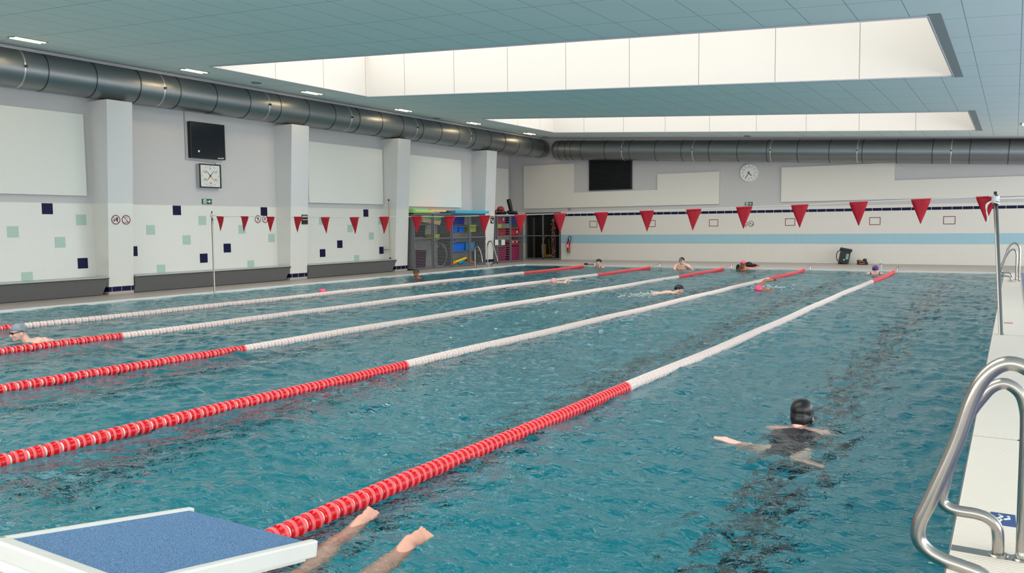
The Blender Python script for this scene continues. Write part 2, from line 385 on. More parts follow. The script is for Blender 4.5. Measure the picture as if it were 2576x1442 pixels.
# floor: deck left, far and near; right-hand side strip
bm = bmesh.new()
ED = .035
for a in ((-19, YN, XE-.06, YF), (XE-.06, YE+.06, XR, YF), (XE-.06, YN, XR, -.06)):
    quad(bm, [(a[0], a[1], ED), (a[2], a[1], ED), (a[2], a[3], ED), (a[0], a[3], ED)])
quad(bm, [(.6, -.06, ED-.02), (XR, -.06, ED-.02), (XR, YE+.06, ED-.02), (.6, YE+.06, ED-.02)], 1)
struct(finish('floor', bm, [M_deck, M_blueseat]))
bm = bmesh.new()
box(bm, (XE-.06, -.06, -.2), (XE+.02, YE+.06, ED+.004)); box(bm, (XE+.02, YE-.02, -.2), (PX0, YE+.06, ED+.004)); box(bm, (XE+.02, -.06, -.2), (PX0, .02, ED+.004))
struct(finish('trim_4', bm, M_nose))
# right-hand coping, cut into slabs
bm = bmesh.new()
seams = [-.06, 2.22, 4.47, 7.4, 10.3, 14.45, 19.1, 21.4, YE+.06]
for a, b_ in zip(seams, seams[1:]): box(bm, (.0, a+.008, -.2), (.38, b_-.008, ED), 0)
for s in (2.22,): box(bm, (.002, s-.02, -.1), (.38, s+.05, ED+.001), 1)
for s in (4.47, 10.3, 14.45, 19.1): box(bm, (.002, s-.009, -.1), (.37, s+.009, ED-.004), 2)
for s in (21.0, 21.47, 21.95): box(bm, (.1, s-.05, 0), (.27, s+.0, ED+.002), 2)
box(bm, (.26, 4.455, .0), (.37, 4.485, ED+.002), 2)
box(bm, (-.008, -.06, -.2), (.002, YE, ED-.006), 1)
box(bm, (.38, -.06, -.2), (.4, YE, ED+.004), 1)
box(bm, (.4, -.06, -.2), (.6, YE, ED-.01), 3)
cop = struct(finish('trim_5', bm, [M_cope, M_steel, M_dark, M_blueseat]))

# pool basin
D = -2.0
bm = bmesh.new()
quad(bm, [(XE, 0, D), (PX0, 0, D), (PX0, YE, D), (XE, YE, D)])
quad(bm, [(XE, 0, D), (XE, 0, 0.03), (PX0, 0, .03), (PX0, 0, D)]); quad(bm, [(XE, YE, D), (PX0, YE, D), (PX0, YE, .03), (XE, YE, .03)])
quad(bm, [(XE, 0, D), (XE, YE, D), (XE, YE, .03), (XE, 0, .03)]); quad(bm, [(PX0, 0, D), (PX0, 0, .03), (PX0, YE, .03), (PX0, YE, D)])
ROPES = [-12.74, -10.24, -7.74, -5.24, -2.74]
lanes = [-1.37, -3.99, -6.49, -8.99, -11.49, -14.2]
for x in lanes:
    box(bm, (x-.14, 1.8, D-.01), (x+.14, 23.2, D+.004), 1)
    for yy in (1.8, 23.2): box(bm, (x-.5, yy-.12, D-.01), (x+.5, yy+.12, D+.004), 1)
    box(bm, (x-.13, YE-.004, D+.7), (x+.13, YE+.01, -.3), 1); box(bm, (x-.4, YE-.004, D+1.0), (x+.4, YE+.01, D+1.25), 1)
struct(finish('pool_basin', bm, [M_pool, M_poolline]))

# ------------------------------------------------------------------ water
rng = np.random.default_rng(3)
disturb = [(-11.1, 4.0, .9, .016), (-14.7, 17.2, .8, .012), (-9.8, 17.4, 1.3, .03), (-6.2, 14.9, 1.3, .03), (-4.65, 17.0, 1.3, .03), (-1.1, 4.3, 1.5, .014), (-2.3, 1.0, 1.1, .012), (-9.2, 24.2, 1, .012)]
def height(X, Y):
    Z = np.zeros_like(X)
    for lam0, lam1, amp, n in ((1.2, 2.6, .0030, 8), (.5, 1.1, .0020, 16), (.24, .5, .00145, 26), (.11, .24, .00105, 30)):
        for _ in range(n):
            lam = rng.uniform(lam0, lam1); th = rng.uniform(0, 2*PI); k = 2*PI/lam
            ph = rng.uniform(0, 2*PI); w = amp*rng.uniform(.5, 1.2)
            # slow warp so that the crests are not straight
            wx = .35*np.sin(.9*Y+ph)+.2*np.sin(2.3*X+2*ph); wy = .35*np.sin(1.1*X+ph*1.7)+.2*np.sin(2.1*Y+ph)
            Z += w*np.sin(k*((X+wx*.3)*math.cos(th)+(Y+wy*.3)*math.sin(th))+ph)
    for (cx, cy_, R, A) in disturb:
        r = np.hypot(X-cx, Y-cy_); g_ = np.exp(-(r/R)**2)
        Z += A*g_*(.35*np.sin(2*PI*r/.34)+.35*np.sin(17*X+5*np.sin(7*Y))*np.sin(15*Y+4*np.sin(9*X)))
    return Z
x0w, x1w, y0w, y1w = XE-.015, PX0+.006, -.015, YE+.015
nx = 330
yl = [y0w]; st = .03
while yl[-1] < y1w:
    yl.append(yl[-1]+max(.028, .0042*(yl[-1]+3.5)))
yl[-1] = y1w; yl = np.array(yl); xl = np.linspace(0, 1, nx)**1.35; xl = x1w-(x1w-x0w)*xl; xl = xl[::-1]
ny = len(yl)
X, Y = np.meshgrid(xl, yl); Z = height(X, Y); Z = np.clip(Z, -.05, .05)
top = np.stack([X, Y, Z], -1).reshape(-1, 3)
vid = np.arange(nx*ny).reshape(ny, nx)
F = np.stack([vid[:-1, :-1], vid[:-1, 1:], vid[1:, 1:], vid[1:, :-1]], -1).reshape(-1, 4).tolist()
# closed body: border loop goes down to a bottom face just outside the basin
loop = list(vid[0, :])+list(vid[1:, -1])+list(vid[-1, -2::-1])+list(vid[-2:0:-1, 0]); nb = len(loop)
base = nx*ny; low = [(float(top[i][0]), float(top[i][1]), D-.02) for i in loop]
V = top.tolist()+low
for k in range(nb):
    a, b_ = int(loop[k]), int(loop[(k+1) % nb]); F.append([b_, a, base+k, base+(k+1) % nb])
F.append([base+k for k in range(nb)][::-1])
me = bpy.data.meshes.new('pool_water'); me.from_pydata(V, [], F); me.update()
for p in me.polygons[:(nx-1)*(ny-1)]: p.use_smooth = True
M_water = bpy.data.materials.new('pool_water'); M_water.use_nodes = True; nt = M_water.node_tree; nt.nodes.clear()
out = nt.nodes.new('ShaderNodeOutputMaterial')
gl = nt.nodes.new('ShaderNodeBsdfGlass'); gl.inputs['IOR'].default_value = 1.333; gl.inputs['Roughness'].default_value = .0; gl.inputs['Color'].default_value = (1, 1, 1, 1)
g = nt.nodes.new('ShaderNodeNewGeometry'); mp = nt.nodes.new('ShaderNodeMapping'); nt.links.new(g.outputs['Position'], mp.inputs[0]); mp.inputs['Rotation'].default_value = (0, 0, .5); mp.inputs['Scale'].default_value = (1, 1.5, 1)
n1 = nt.nodes.new('ShaderNodeTexNoise'); n1.inputs['Scale'].default_value = 13; n1.inputs['Detail'].default_value = 3; n1.inputs['Distortion'].default_value = .8
nt.links.new(mp.outputs[0], n1.inputs['Vector'])
bp = nt.nodes.new('ShaderNodeBump'); bp.inputs['Strength'].default_value = .8; bp.inputs['Distance'].default_value = .018
nt.links.new(n1.outputs['Fac'], bp.inputs['Height']); nt.links.new(bp.outputs[0], gl.inputs['Normal'])
va = nt.nodes.new('ShaderNodeVolumeAbsorption'); va.inputs['Color'].default_value = (.0, .83, .88, 1); va.inputs['Density'].default_value = .82
nt.links.new(gl.outputs[0], out.inputs['Surface']); nt.links.new(va.outputs[0], out.inputs['Volume'])
me.materials.append(M_water); MATS['water'] = M_water
wo = bpy.data.objects.new('pool_water', me); COL.objects.link(wo); tag(wo, 'clear rippled teal water filling the swimming pool', 'water', kind='stuff')
# ================================================================== large objects
def ring_positions(a, b_, p):
    out = []
    while a < b_: out.append(a); a += p
    return out
# --- ducts
def duct(name, label, p0, p1, R, ribs, bands):
    root = thing(name, label, 'duct', p0)
    P0, P1 = Vector(p0), Vector(p1); d = (P1-P0).normalized(); L = (P1-P0).length
    bm = bmesh.new(); n = 48
    tube(bm, [Vector(), d*L], R, n, caps=False)
    for end, s in ((Vector(), -1), (d*L, 1)):
        pts = [end, end+d*s*.06, end+d*s*.1]; tube(bm, pts, R, n, radii=[R, R*.97, R*.88])
    finish('duct_pipe', bm, M_galv, root, smooth=False)
    for t in ribs:
        bm = bmesh.new(); tube(bm, [d*(t-.012), d*(t-.006), d*(t+.006), d*(t+.012)], R, n, radii=[R+.001, R+.012, R+.012, R+.001]); finish('seam_ring', bm, M_galvd, root)
    for t in bands:
        o = thing_part('hanger_band', root)
        bm = bmesh.new(); tube(bm, [d*(t-.016), d*(t-.012), d*(t+.012), d*(t+.016)], R, n, radii=[R+.001, R+.009, R+.009, R+.001])
        c = d*t; side = Vector((0, -1, 0)) if abs(d.x) > .5 else Vector((1, 0, 0))
        tube(bm, [c+Vector((0, 0, R-.02)), c+Vector((0, 0, R+.3))], .006, 6)
        ob = finish('band', bm, M_clamp, root); ob.name = 'hanger_band'
        bm = bmesh.new(); box(bm, tuple(c+side*(R+.002)-Vector((.02, .02, .025))), tuple(c+side*(R+.02)+Vector((.02, .02, .025)))); finish('clamp_bolt', bm, M_galvd, ob)
        bpy.data.objects.remove(o)
    return root
def thing_part(name, parent):
    o = bpy.data.objects.new(name, None); COL.objects.link(o); o.parent = parent; return o
y0 = -5.9
duct('air_duct', 'long grey galvanised air duct running along the left wall under the ceiling', (-17.2, y0, 4.785), (-17.2, 29.05, 4.785), .385,
     [t-y0 for t in ring_positions(.5, 29, 1.045) if t < 29], [t-y0 for t in ring_positions(4.18, 26, 3.17)])
A, B = Vector((-16.3, 28.86, 4.655)), Vector((6.9, 28.86, 3.27)); L = (B-A).length
duct('air_duct', 'grey galvanised air duct running along the far wall above the louvre and round clock', A, B, .4,
     [.22, .53, .79]+[t for t in ring_positions(1.26, L, 1.075)], [3.09, 6.0, 8.92, 11.85, 14.7, 17.6, 20.5])

# --- acoustic panels
def panel(label, outline, ax, t=.05, m=M_panel):
    """outline on the wall plane, pushed into the room"""
    bm = bmesh.new()
    nrm = Vector((1, 0, 0)) if ax == 0 else Vector((0, -1, 0))
    poly_prism(bm, outline, nrm, t)
    bmesh.ops.recalc_face_normals(bm, faces=bm.faces)
    o = finish('acoustic_panel', bm, m); tag(o, label, 'wall panel', 'white sound-absorbing panels on the walls')
w = .02
XLp = XL+w
panel('big white acoustic panel on the left wall at the left edge of the view', [(XLp, 5.5, 2.26), (XLp, 8.93, 2.26), (XLp, 8.93, 4.06), (XLp, 5.5, 4.06)], 0)
panel('big white acoustic panel over the bench between the second and third pillars', [(XLp, 15.72, 2.24), (XLp, 19.05, 2.24), (XLp, 19.05, 4.03), (XLp, 15.72, 4.03)], 0)
panel('white acoustic panel on the left wall above the foam mats and tall wire lockers', [(XLp, 20.3, 2.2), (XLp, 23.52, 2.2), (XLp, 23.52, 3.96), (XLp, 20.3, 3.96)], 0)
panel('narrow white acoustic panel in the far left corner behind the last pillar', [(-18.98, 26.2, 2.1), (-18.98, 29.15, 2.1), (-18.98, 29.15, 4.0), (-18.98, 26.2, 4.0)], 0)
Yp = YF-.02
panel('stepped white acoustic panel on the far wall wrapped around the dark louvre', [(x, Yp, z) for x, z in ((-18.2, 2.24), (-18.2, 4.1), (-15.74, 4.1), (-15.74, 2.87), (-12, 2.87), (-12, 3.49), (-9.5, 3.49), (-9.5, 2.25))], 1, m=M_panelf)
panel('stepped white acoustic panel on the far wall to the right of the round clock', [(x, Yp, z) for x, z in ((-7.17, 2.27), (-7.17, 3.53), (-3.37, 3.53), (-3.37, 2.92), (6, 2.92), (6, 2.3))], 1, m=M_panelf)

# --- ventilation louvre
r = thing('ventilation_louvre', 'dark grey slatted ventilation louvre on the far wall under the duct', 'vent', (-14.065, YF, 3.58))
bm = bmesh.new()
for a in (((-.965, -.06, -.65), (-.915, 0, .66)), ((.915, -.06, -.65), (.965, 0, .66)), ((-.915, -.06, -.65), (.915, 0, -.6)), ((-.915, -.06, .61), (.915, 0, .66))): box(bm, *a)
finish('frame', bm, M_grille, r)
bm = bmesh.new(); box(bm, (-.915, -.012, -.6), (.915, -.002, .61)); finish('backing', bm, M_black, r)
for k in range(19):
    bm = bmesh.new(); z = -.575+k*.063; M = Matrix.Translation((0, -.032, z)) @ Matrix.Rotation(math.radians(-38), 4, 'X'); box(bm, (-.914, -.026, -.004), (.914, .026, .004), mtx=M); finish('slat', bm, M_grille, r)

# --- benches
def bench(label, y0, y1, seams):
    r = thing('wall_bench', label, 'bench', (-17.35, (y0+y1)/2, ED), group='grey benches along the left wall')
    h = (y1-y0)/2; bm = bmesh.new()
    A = [(-.24, -h, 0), (.2, -h, 0), (.34, -h, .385), (-.24, -h, .385)]
    va_ = [bm.verts.new(p) for p in A]; vb = [bm.verts.new((p[0], h-(.1 if p[2] < .1 else 0), p[2])) for p in A]
    for k in range(4): bm.faces.new((va_[k], va_[(k+1) % 4], vb[(k+1) % 4], vb[k]))
    bm.faces.new(va_); bm.faces.new(vb[::-1]); bmesh.ops.recalc_face_normals(bm, faces=bm.faces)
    for s in seams:
        a = Vector((.2005, s, 0)); b2 = Vector((.3405, s, .385)); box(bm, (.199, s-.004, 0), (.204, s+.004, .01), 1)
    finish('bench_front', bm, [M_bench, M_black], r)
    bm = bmesh.new(); box(bm, (-.24, -h, .385), (.345, h, .405), bevel=.004); finish('bench_top', bm, M_benchtop, r)
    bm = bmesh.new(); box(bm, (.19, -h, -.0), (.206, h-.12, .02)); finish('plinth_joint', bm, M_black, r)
    bm = bmesh.new(); box(bm, (.333, -h, .372), (.352, h, .386)); finish('painted_edge_shadow', bm, M_black, r)  # black strip stands in for the shadow under the seat edge
bench('long grey wall bench nearest the camera, left of the first pillar', 4.22, 9.04, [-1])
bench('long grey wall bench below the square pace clock', 9.72, 14.44, [])
bench('grey wall bench between the second pillar and the wire lockers', 15.17, 19.04, [])

# --- ceiling luminaires
def lamp(label, x, y):
    r = thing('ceiling_light', label, 'ceiling light', (x, y, zc(x)), (0, math.atan(.0637), 0), 'recessed twin-tube ceiling lights')
    bm = bmesh.new(); box(bm, (-.15, -.31, -.012), (.15, .31, -.004)); finish('frame', bm, M_greymetal, r)
    for s in (-.085, .085):
        bm = bmesh.new(); box(bm, (s-.03, -.28, -.02), (s+.03, .28, -.013), bevel=.003); finish('tube_diffuser', bm, MATS.get('lamp_tube') or emit('lamp_tube', (1, .74, .44, 1), LAMP_STRENGTH), r)
for lab, x, y in (('twin-tube ceiling light nearest the camera at the left edge of the ceiling', -16.0, 6.98), ('second twin-tube ceiling light from the left, beside the near skylight corner', -16.05, 10.75),
                  ('third twin-tube ceiling light along the left duct', -16.12, 14.54), ('fourth twin-tube ceiling light along the left duct', -16.25, 18.6),
                  ('fifth twin-tube ceiling light along the left duct', -16.3, 22.6), ('twin-tube ceiling light nearest the far left corner', -16.4, 26.7),
                  ('twin-tube ceiling light at the right edge of the view near the far skylight', .42, 24.5)): lamp(lab, x, y)
def detector(label, px, py):
    d = _f*FPX+CR*(px-W/2)-CU*(py-H/2); n_ = Vector((.0637, 0, 1)); t = (4.12-n_.dot(CAM))/n_.dot(d); p = CAM+d*t
    r = thing('ceiling_speaker', label, 'ceiling speaker', p, (0, math.atan(.0637), 0), 'small round ceiling fittings')
    bm = bmesh.new(); tube(bm, [(0, 0, -.02), (0, 0, -.002)], .13, 24, radii=[.11, .13]); finish('housing', bm, M_greymetal, r)
    bm = bmesh.new(); disc(bm, (0, 0, -.024), .07, (0, 0, 1), .012, 20); finish('grille_cover', bm, M_trim, r)
detector('small round ceiling fitting between the second and third ceiling lights', 645, 208)
detector('small round ceiling fitting left of the far skylight corner', 1099, 297)
detector('small round ceiling fitting above the far duct near the round clock', 1880, 342)
detector('small round ceiling fitting in the far left corner of the ceiling', 1372, 344)

# --- pace clock, screen, exit signs
r = thing('scoreboard', 'switched-off black square screen on the left wall above the pace clock', 'screen', (XL, 12.19, 3.74))
bm = bmesh.new(); box(bm, (0.01, -.525, -.455), (.13, .525, .455), bevel=.012); finish('casing', bm, M_black, r)
bm = bmesh.new(); box(bm, (.128, -.505, -.435), (.134, .505, .435)); finish('screen_face', bm, M_screen, r)
bm = bmesh.new(); disc(bm, (.136, -.3, -.28), .028, (1, 0, 0), .006, 16); finish('indicator_dot', bm, M_white, r)
bm = bmesh.new(); box(bm, (.134, .27, -.432), (.137, .44, -.412)); box(bm, (.134, .4, -.42), (.137, .47, -.402)); finish('badge', bm, M_white, r)
bm = bmesh.new(); tube(bm, [(.015, -.6, .82), (.015, -.6, -.5), (.015, .28, -.53), (.015, .3, -.62)], .012, 6); finish('cable_duct', bm, M_trim, r)
r = thing('pace_clock', 'square white pace clock with four coloured hands on the left wall', 'clock', (XL, 12.22, 2.85))
bm = bmesh.new(); box(bm, (.01, -.335, -.305), (.12, .335, .305), bevel=.006); finish('casing', bm, M_trim, r)
bm = bmesh.new()
for a in (((.118, -.335, -.305), (.128, -.295, .305)), ((.118, .295, -.305), (.128, .335, .305)), ((.118, -.295, -.305), (.128, .295, -.275)), ((.118, -.295, .275), (.128, .295, .305))): box(bm, *a)
finish('frame', bm, M_black, r)
bm = bmesh.new(); box(bm, (.119, -.295, -.275), (.122, .295, .275), 0)
U, Vv, N = Vector((0, 1, 0)), Vector((0, 0, 1)), Vector((1, 0, 0))
for k in range(60):
    a = 2*PI*k/60; d = Vector((0, math.sin(a), math.cos(a))); L = .03 if k % 5 == 0 else .014
    tt = Vector((0, math.cos(a), -math.sin(a))); w_ = .005 if k % 5 == 0 else .002; sx = 1.08
    c = Vector((.1225, 0, 0)); poly_prism(bm, [c+d*(.262-L)-tt*w_, c+d*(.262-L)+tt*w_, c+d*.262+tt*w_, c+d*.262-tt*w_], N, .001, 1)
for k, s in enumerate(('0', '10', '20', '30', '40', '50')):
    a = 2*PI*k/6; text_bm(bm, s, .075, (.1225, .185*math.sin(a), .185*math.cos(a)), U, Vv, N, .001, 1)
finish('dial', bm, [M_white, M_ink], r)
for nm, c, a, L in (('teal_hand', srgb(30, 96, 120), 40, .2), ('green_hand', srgb(50, 96, 80), 318, .2), ('red_hand', srgb(178, 40, 30), 222, .2), ('yellow_hand', srgb(216, 160, 30), 138, .2)):
    bm = bmesh.new(); a = math.radians(a); d = Vector((0, math.sin(a), math.cos(a))); tt = Vector((0, math.cos(a), -math.sin(a))); c0 = Vector((.1245, 0, 0))
    poly_prism(bm, [c0-d*.02-tt*.012, c0-d*.02+tt*.012, c0+d*L+tt*.004, c0+d*L-tt*.004], N, .0012); ob = finish('clock_hand', bm, mat(nm, c, .5), r); ob['label'] = nm.replace('_', ' ')
def exit_sign(label, org, U, N):
    Z = Vector((0, 0, 1)); r = thing('exit_sign', label, 'sign', org, group='green exit signs'); U, N = Vector(U), Vector(N)
    def rect(bm, u0, v0, u1, v1, d0, t, mi=0): poly_prism(bm, [U*u0+Z*v0+N*d0, U*u1+Z*v0+N*d0, U*u1+Z*v1+N*d0, U*u0+Z*v1+N*d0], N, t, mi)
    bm = bmesh.new(); rect(bm, -.145, -.068, .145, .068, 0, .02); finish('sign_plate', bm, M_green, r)
    bm = bmesh.new(); rect(bm, -.11, -.055, -.02, .055, .0205, .001); finish('white_doorway', bm, M_white, r)
    bm = bmesh.new(); rect(bm, -.075, .025, -.055, .045, .022, .001)
    for a in ((-.07, .02, -.05, -.015), (-.05, -.02, -.035, -.045), (-.08, -.045, -.065, -.015), (-.092, .0, -.07, .012), (-.05, .005, -.036, .015)): rect(bm, min(a[0], a[2]), min(a[1], a[3]), max(a[0], a[2]), max(a[1], a[3]), .022, .001)
    finish('running_figure', bm, M_green, r)
    bm = bmesh.new(); o = N*.0205; pts = [(.01, -.012), (.07, -.012), (.05, -.035), (.075, -.035), (.115, 0), (.075, .035), (.05, .035), (.07, .012), (.01, .012)]
    poly_prism(bm, [U*a+Z*b_+o for a, b_ in pts], N, .001); finish('arrow', bm, M_white, r)
exit_sign('green running man exit sign on the left wall under the pace clock', (XL, 12.17, 2.2), (0, 1, 0), (1, 0, 0))
exit_sign('green running man exit sign on the far wall under the round clock', (-8.37, YF, 2.23), (1, 0, 0), (0, -1, 0))

# --- round clock, 4:35
r = thing('wall_clock', 'round white wall clock with black numerals on the far wall', 'clock', (-8.37, YF, 3.39))
bm = bmesh.new(); tube(bm, [(0, 0, 0), (0, -.05, 0), (0, -.065, 0)], .34, 48, radii=[.345, .345, .325]); finish('casing', bm, M_white, r)
U, Vv, N = Vector((1, 0, 0)), Vector((0, 0, 1)), Vector((0, -1, 0))
bm = bmesh.new(); disc(bm, (0, -.066, 0), .305, (0, 1, 0), .003, 48); finish('dial', bm, mat('dial_white', srgb(240, 240, 238), .5), r)
bm = bmesh.new()
for k in range(1, 13):
    a = 2*PI*k/12; text_bm(bm, str(k), .085, (.225*math.sin(a), -.068, .225*math.cos(a)), U, Vv, N, .001)
    d = U*math.sin(a)+Vv*math.cos(a); tt = U*math.cos(a)-Vv*math.sin(a); c = Vector((0, -.068, 0)); poly_prism(bm, [c+d*.275-tt*.006, c+d*.275+tt*.006, c+d*.298+tt*.006, c+d*.298-tt*.006], N, .001)
finish('numerals', bm, M_ink, r)
for a, L, w_ in ((137.5, .15, .014), (210, .235, .011)):
    bm = bmesh.new(); a = math.radians(a); d = U*math.sin(a)+Vv*math.cos(a); tt = U*math.cos(a)-Vv*math.sin(a); c = Vector((0, -.072, 0))
    poly_prism(bm, [c-d*.055-tt*w_, c-d*.055+tt*w_, c+d*L+tt*w_, c+d*L-tt*w_], N, .002); finish('clock_hand', bm, M_ink, r)

# --- round prohibition signs
def prohibit(label, org, U, N, kind, tilt=None):
    U, N = Vector(U), Vector(N); Z = U.cross(N)*-1 if False else Vector((0, 0, 1))
    if tilt: Z = Vector(tilt)
    r = thing('prohibition_sign', label, 'sign', org, group='round prohibition signs')
    R_ = .105
    bm = bmesh.new(); disc(bm, N*.002, R_, N, .003, 32); finish('sign_disc', bm, mat('sign_pale', srgb(232, 222, 222), .5), r)
    bm = bmesh.new(); ring_flat(bm, N*.0036, R_-.017, R_+.001, U, Z, N, .001)
    d = (U-Z).normalized(); tt = (U+Z).normalized(); c = N*.006; poly_prism(bm, [c-d*.094-tt*.006, c-d*.094+tt*.006, c+d*.094+tt*.006, c+d*.094-tt*.006], N, .001); finish('ring_and_bar', bm, M_signred, r)
    bm = bmesh.new(); o = N*.004
    def P(*pts): poly_prism(bm, [U*a+Z*b_+o for a, b_ in pts], N, .001)
    if kind == 'food':
        P((.005, .05), (.055, .05), (.04, -.045), (.018, -.045)); P((-.065, .005), (-.01, .005), (-.01, -.012), (-.065, -.012)); P((-.06, -.02), (-.015, -.02), (-.02, -.04), (-.055, -.04)); P((.025, .05), (.03, .05), (.022, .075), (.017, .075))
    elif kind == 'shoes':
        P((-.035, .062), (.035, .062), (.035, .052), (-.035, .052)); P((-.03, -.045), (-.003, -.045), (-.003, -.064), (-.036, -.064)); P((.012, -.045), (.045, -.04), (.045, -.06), (.01, -.064)); P((.03, .05), (.034, .05), (.036, 0), (.032, 0))
    elif kind == 'run':
        poly_prism(bm, [U*(.005+.013*math.cos(t*PI/5))+Z*(.058+.013*math.sin(t*PI/5))+o for t in range(10)], N, .001)
        P((-.02, .04), (.02, .035), (.012, -.01), (-.008, -.005)); P((-.02, .04), (-.045, .01), (-.038, .004), (-.012, .03)); P((.015, .03), (.045, .005), (.04, -.003), (.012, .018))
        P((-.008, -.005), (.005, -.01), (-.015, -.035), (-.012, -.07), (-.025, -.07), (-.028, -.03)); P((.004, -.005), (.012, -.01), (.04, -.045), (.06, -.045), (.058, -.055), (.034, -.055))
    else:
        P((-.055, .01), (.045, .045), (.05, .036), (-.05, -.002)); P((-.02, .02), (.0, .012), (-.045, -.04), (-.05, -.032)); P((-.06, -.055), (.03, -.05), (.03, -.057), (-.06, -.062)); P((.06, -.01), (.085, .02), (.085, -.05), (.062, -.045))
    finish('pictogram', bm, M_ink, r)
px_ = -17.13+.25*1.72/4.36
prohibit('round no food or drink sign on the first pillar', (px_+.004, 9.27, 1.72), (0, 1, 0), (1, 0, 0), 'food')
prohibit('round no outdoor shoes sign on the first pillar', (px_+.004, 9.52, 1.72), (0, 1, 0), (1, 0, 0), 'shoes')
prohibit('round no running sign on the left wall beside a navy tile', (XL+.006, 13.83, 1.75), (0, 1, 0), (1, 0, 0), 'run')
prohibit('round no diving sign on the left wall below a navy tile', (XL+.006, 14.09, 1.75), (0, 1, 0), (1, 0, 0), 'dive')
prohibit('round no running sign half hidden by a pennant on the far wall', (-8.52, YF-.006, 1.48), (1, 0, 0), (0, -1, 0), 'run')
prohibit('round no diving sign on the far wall next to the half hidden one', (-8.28, YF-.006, 1.48), (1, 0, 0), (0, -1, 0), 'dive')
# square dark sign plates on the pillars
px2 = -17.13+.25*1.75/4.36
for (y, x_, lab) in ((15.02, px2, 'small dark square sign on the second pillar behind a pennant'), (24.85, px2, 'small dark square sign on the pillar beside the maroon bins')):
    r = thing('square_sign', lab, 'sign', (x_+.003, y, 1.73)); bm = bmesh.new(); box(bm, (0, -.12, -.13), (.006, .12, .14)); finish('plate', bm, M_black, r)
    bm = bmesh.new()
    for zz in (.1, .0): box(bm, (.006, -.09, zz-.008), (.0075, .1, zz+.008))
    if y > 20: box(bm, (.006, -.02, -.1), (.0075, .09, -.04)); box(bm, (.006, -.08, -.05), (.0075, -.03, .05))
    finish('markings', bm, M_white, r)
# red outline rectangles and H sign
for k, (x, lab) in enumerate(((-14.86, 'leftmost of the empty red outline rectangles on the far wall, right of the extinguisher'), (-12.28, 'second empty red outline rectangle from the left on the far wall, partly behind a pennant'),
                 (-9.72, 'third empty red outline rectangle from the left on the far wall'), (-6.85, 'fourth empty red outline rectangle, right of the round no diving sign'), (-3.97, 'fifth empty red outline rectangle, above the backpack side of the far wall'), (-1.67, 'rightmost empty red outline rectangle on the far wall'))):
    bm = bmesh.new(); z = 1.53; w_, h_, t_ = .18, .135, .022
    for a in ((-w_, -h_, w_, -h_+t_), (-w_, h_-t_, w_, h_), (-w_, -h_+t_, -w_+t_, h_-t_), (w_-t_, -h_+t_, w_, h_-t_)): box(bm, (a[0], -.003, a[1]), (a[2], .001, a[3]))
    tag(finish('wall_marking', bm, M_signred, loc=(x, YF, z)), lab, 'marking', 'red outline rectangles on the far wall')
bm = bmesh.new(); text_bm(bm, 'H', .2, (0, 0, 0), Vector((1, 0, 0)), Vector((0, 0, 1)), Vector((0, -1, 0)), .003)
tag(finish('letter_sign', bm, mat('letter_red', srgb(140, 20, 30), .5), loc=(-15.99, YF-.002, 2.165)), 'small red letter H sign on the far wall above the extinguisher', 'sign')

# --- fire extinguisher
r = thing('fire_extinguisher', 'red fire extinguisher with black hose hanging on the far wall', 'fire extinguisher', (-15.99, YF-.09, .33))
bm = bmesh.new(); tube(bm, smooth_path([(0, 0, .03), (0, 0, .06), (0, 0, .38), (0, 0, .45), (0, 0, .48)], 3), 0, 20, radii=None or [.07]*0+[.07+.003*0 for _ in range(13)]); finish('cylinder', bm, mat('extinguisher_red', srgb(176, 22, 30), .3), r)
bm = bmesh.new(); tube(bm, [(0, 0, 0), (0, 0, .07)], .073, 20); finish('base_band', bm, mat('extinguisher_green', srgb(70, 140, 60), .5), r)
bm = bmesh.new(); tube(bm, [(0, 0, .48), (0, 0, .51), (0, 0, .56)], 0, 16, radii=[.05, .025, .02]); box(bm, (-.02, -.06, .56), (.02, .03, .58)); finish('valve', bm, M_black, r)
bm = bmesh.new(); tube(bm, smooth_path([(0, 0, .54), (0, -.01, .62), (.05, -.01, .7), (.12, -.01, .69), (.13, -.01, .6), (.1, -.01, .5), (.08, -.02, .42), (.075, -.02, .3)], 6), .013, 8); finish('hose', bm, M_black, r)
bm = bmesh.new(); box(bm, (-.03, -.074, .22), (.03, -.068, .36)); finish('white_label', bm, M_white, r)
bm = bmesh.new(); box(bm, (-.03, -.0, .3), (.03, .09, .34)); finish('bracket', bm, M_steel, r)

# ================================================================== pennants and poles
PL = Vector((-15.72, 10.62, ED)); 
def pole(name, label, base, top, r0):
    r = thing(name, label, 'pole', base); b_, t = Vector((0, 0, 0)), Vector(top)-Vector(base)
    bm = bmesh.new(); tube(bm, [b_, t], r0, 20); finish('pole_tube', bm, M_steel, r)
    bm = bmesh.new(); tube(bm, [b_, b_+t*.008], r0*1.25, 20); finish('base_collar', bm, M_steel, r)
    bm = bmesh.new(); tube(bm, [t-t.normalized()*.005, t+t.normalized()*.04], r0*.7, 16); finish('top_cap', bm, M_galvd, r)
    bm = bmesh.new()
    for k in range(5):
        c = t-t.normalized()*(.02+.022*k); pts = [c+Vector((math.cos(a)*(r0+.01), math.sin(a)*(r0+.01), .012*math.sin(a+k))) for a in (2*PI*q/14 for q in range(15))]
        tube(bm, pts, .012, 6)
    for s in (0, 1, 2):
        c = t-t.normalized()*.07; side = -1 if base[0] > -5 else 1
        tube(bm, smooth_path([c+Vector((side*r0, -.02, 0)), c+Vector((side*(r0+.06+s*.01), -.03, -.06)), c+Vector((side*(r0+.07-s*.01), -.03, -.16-.03*s)), c+Vector((side*(r0+.045+.012*s), -.03, -.24-.04*s))], 4), .006, 6)
    finish('knotted_cord', bm, M_cord, r)
    return Vector(top)
T1 = at(533, 536, 1, 10.62); T2 = at(2504, 490, 1, 10.4)
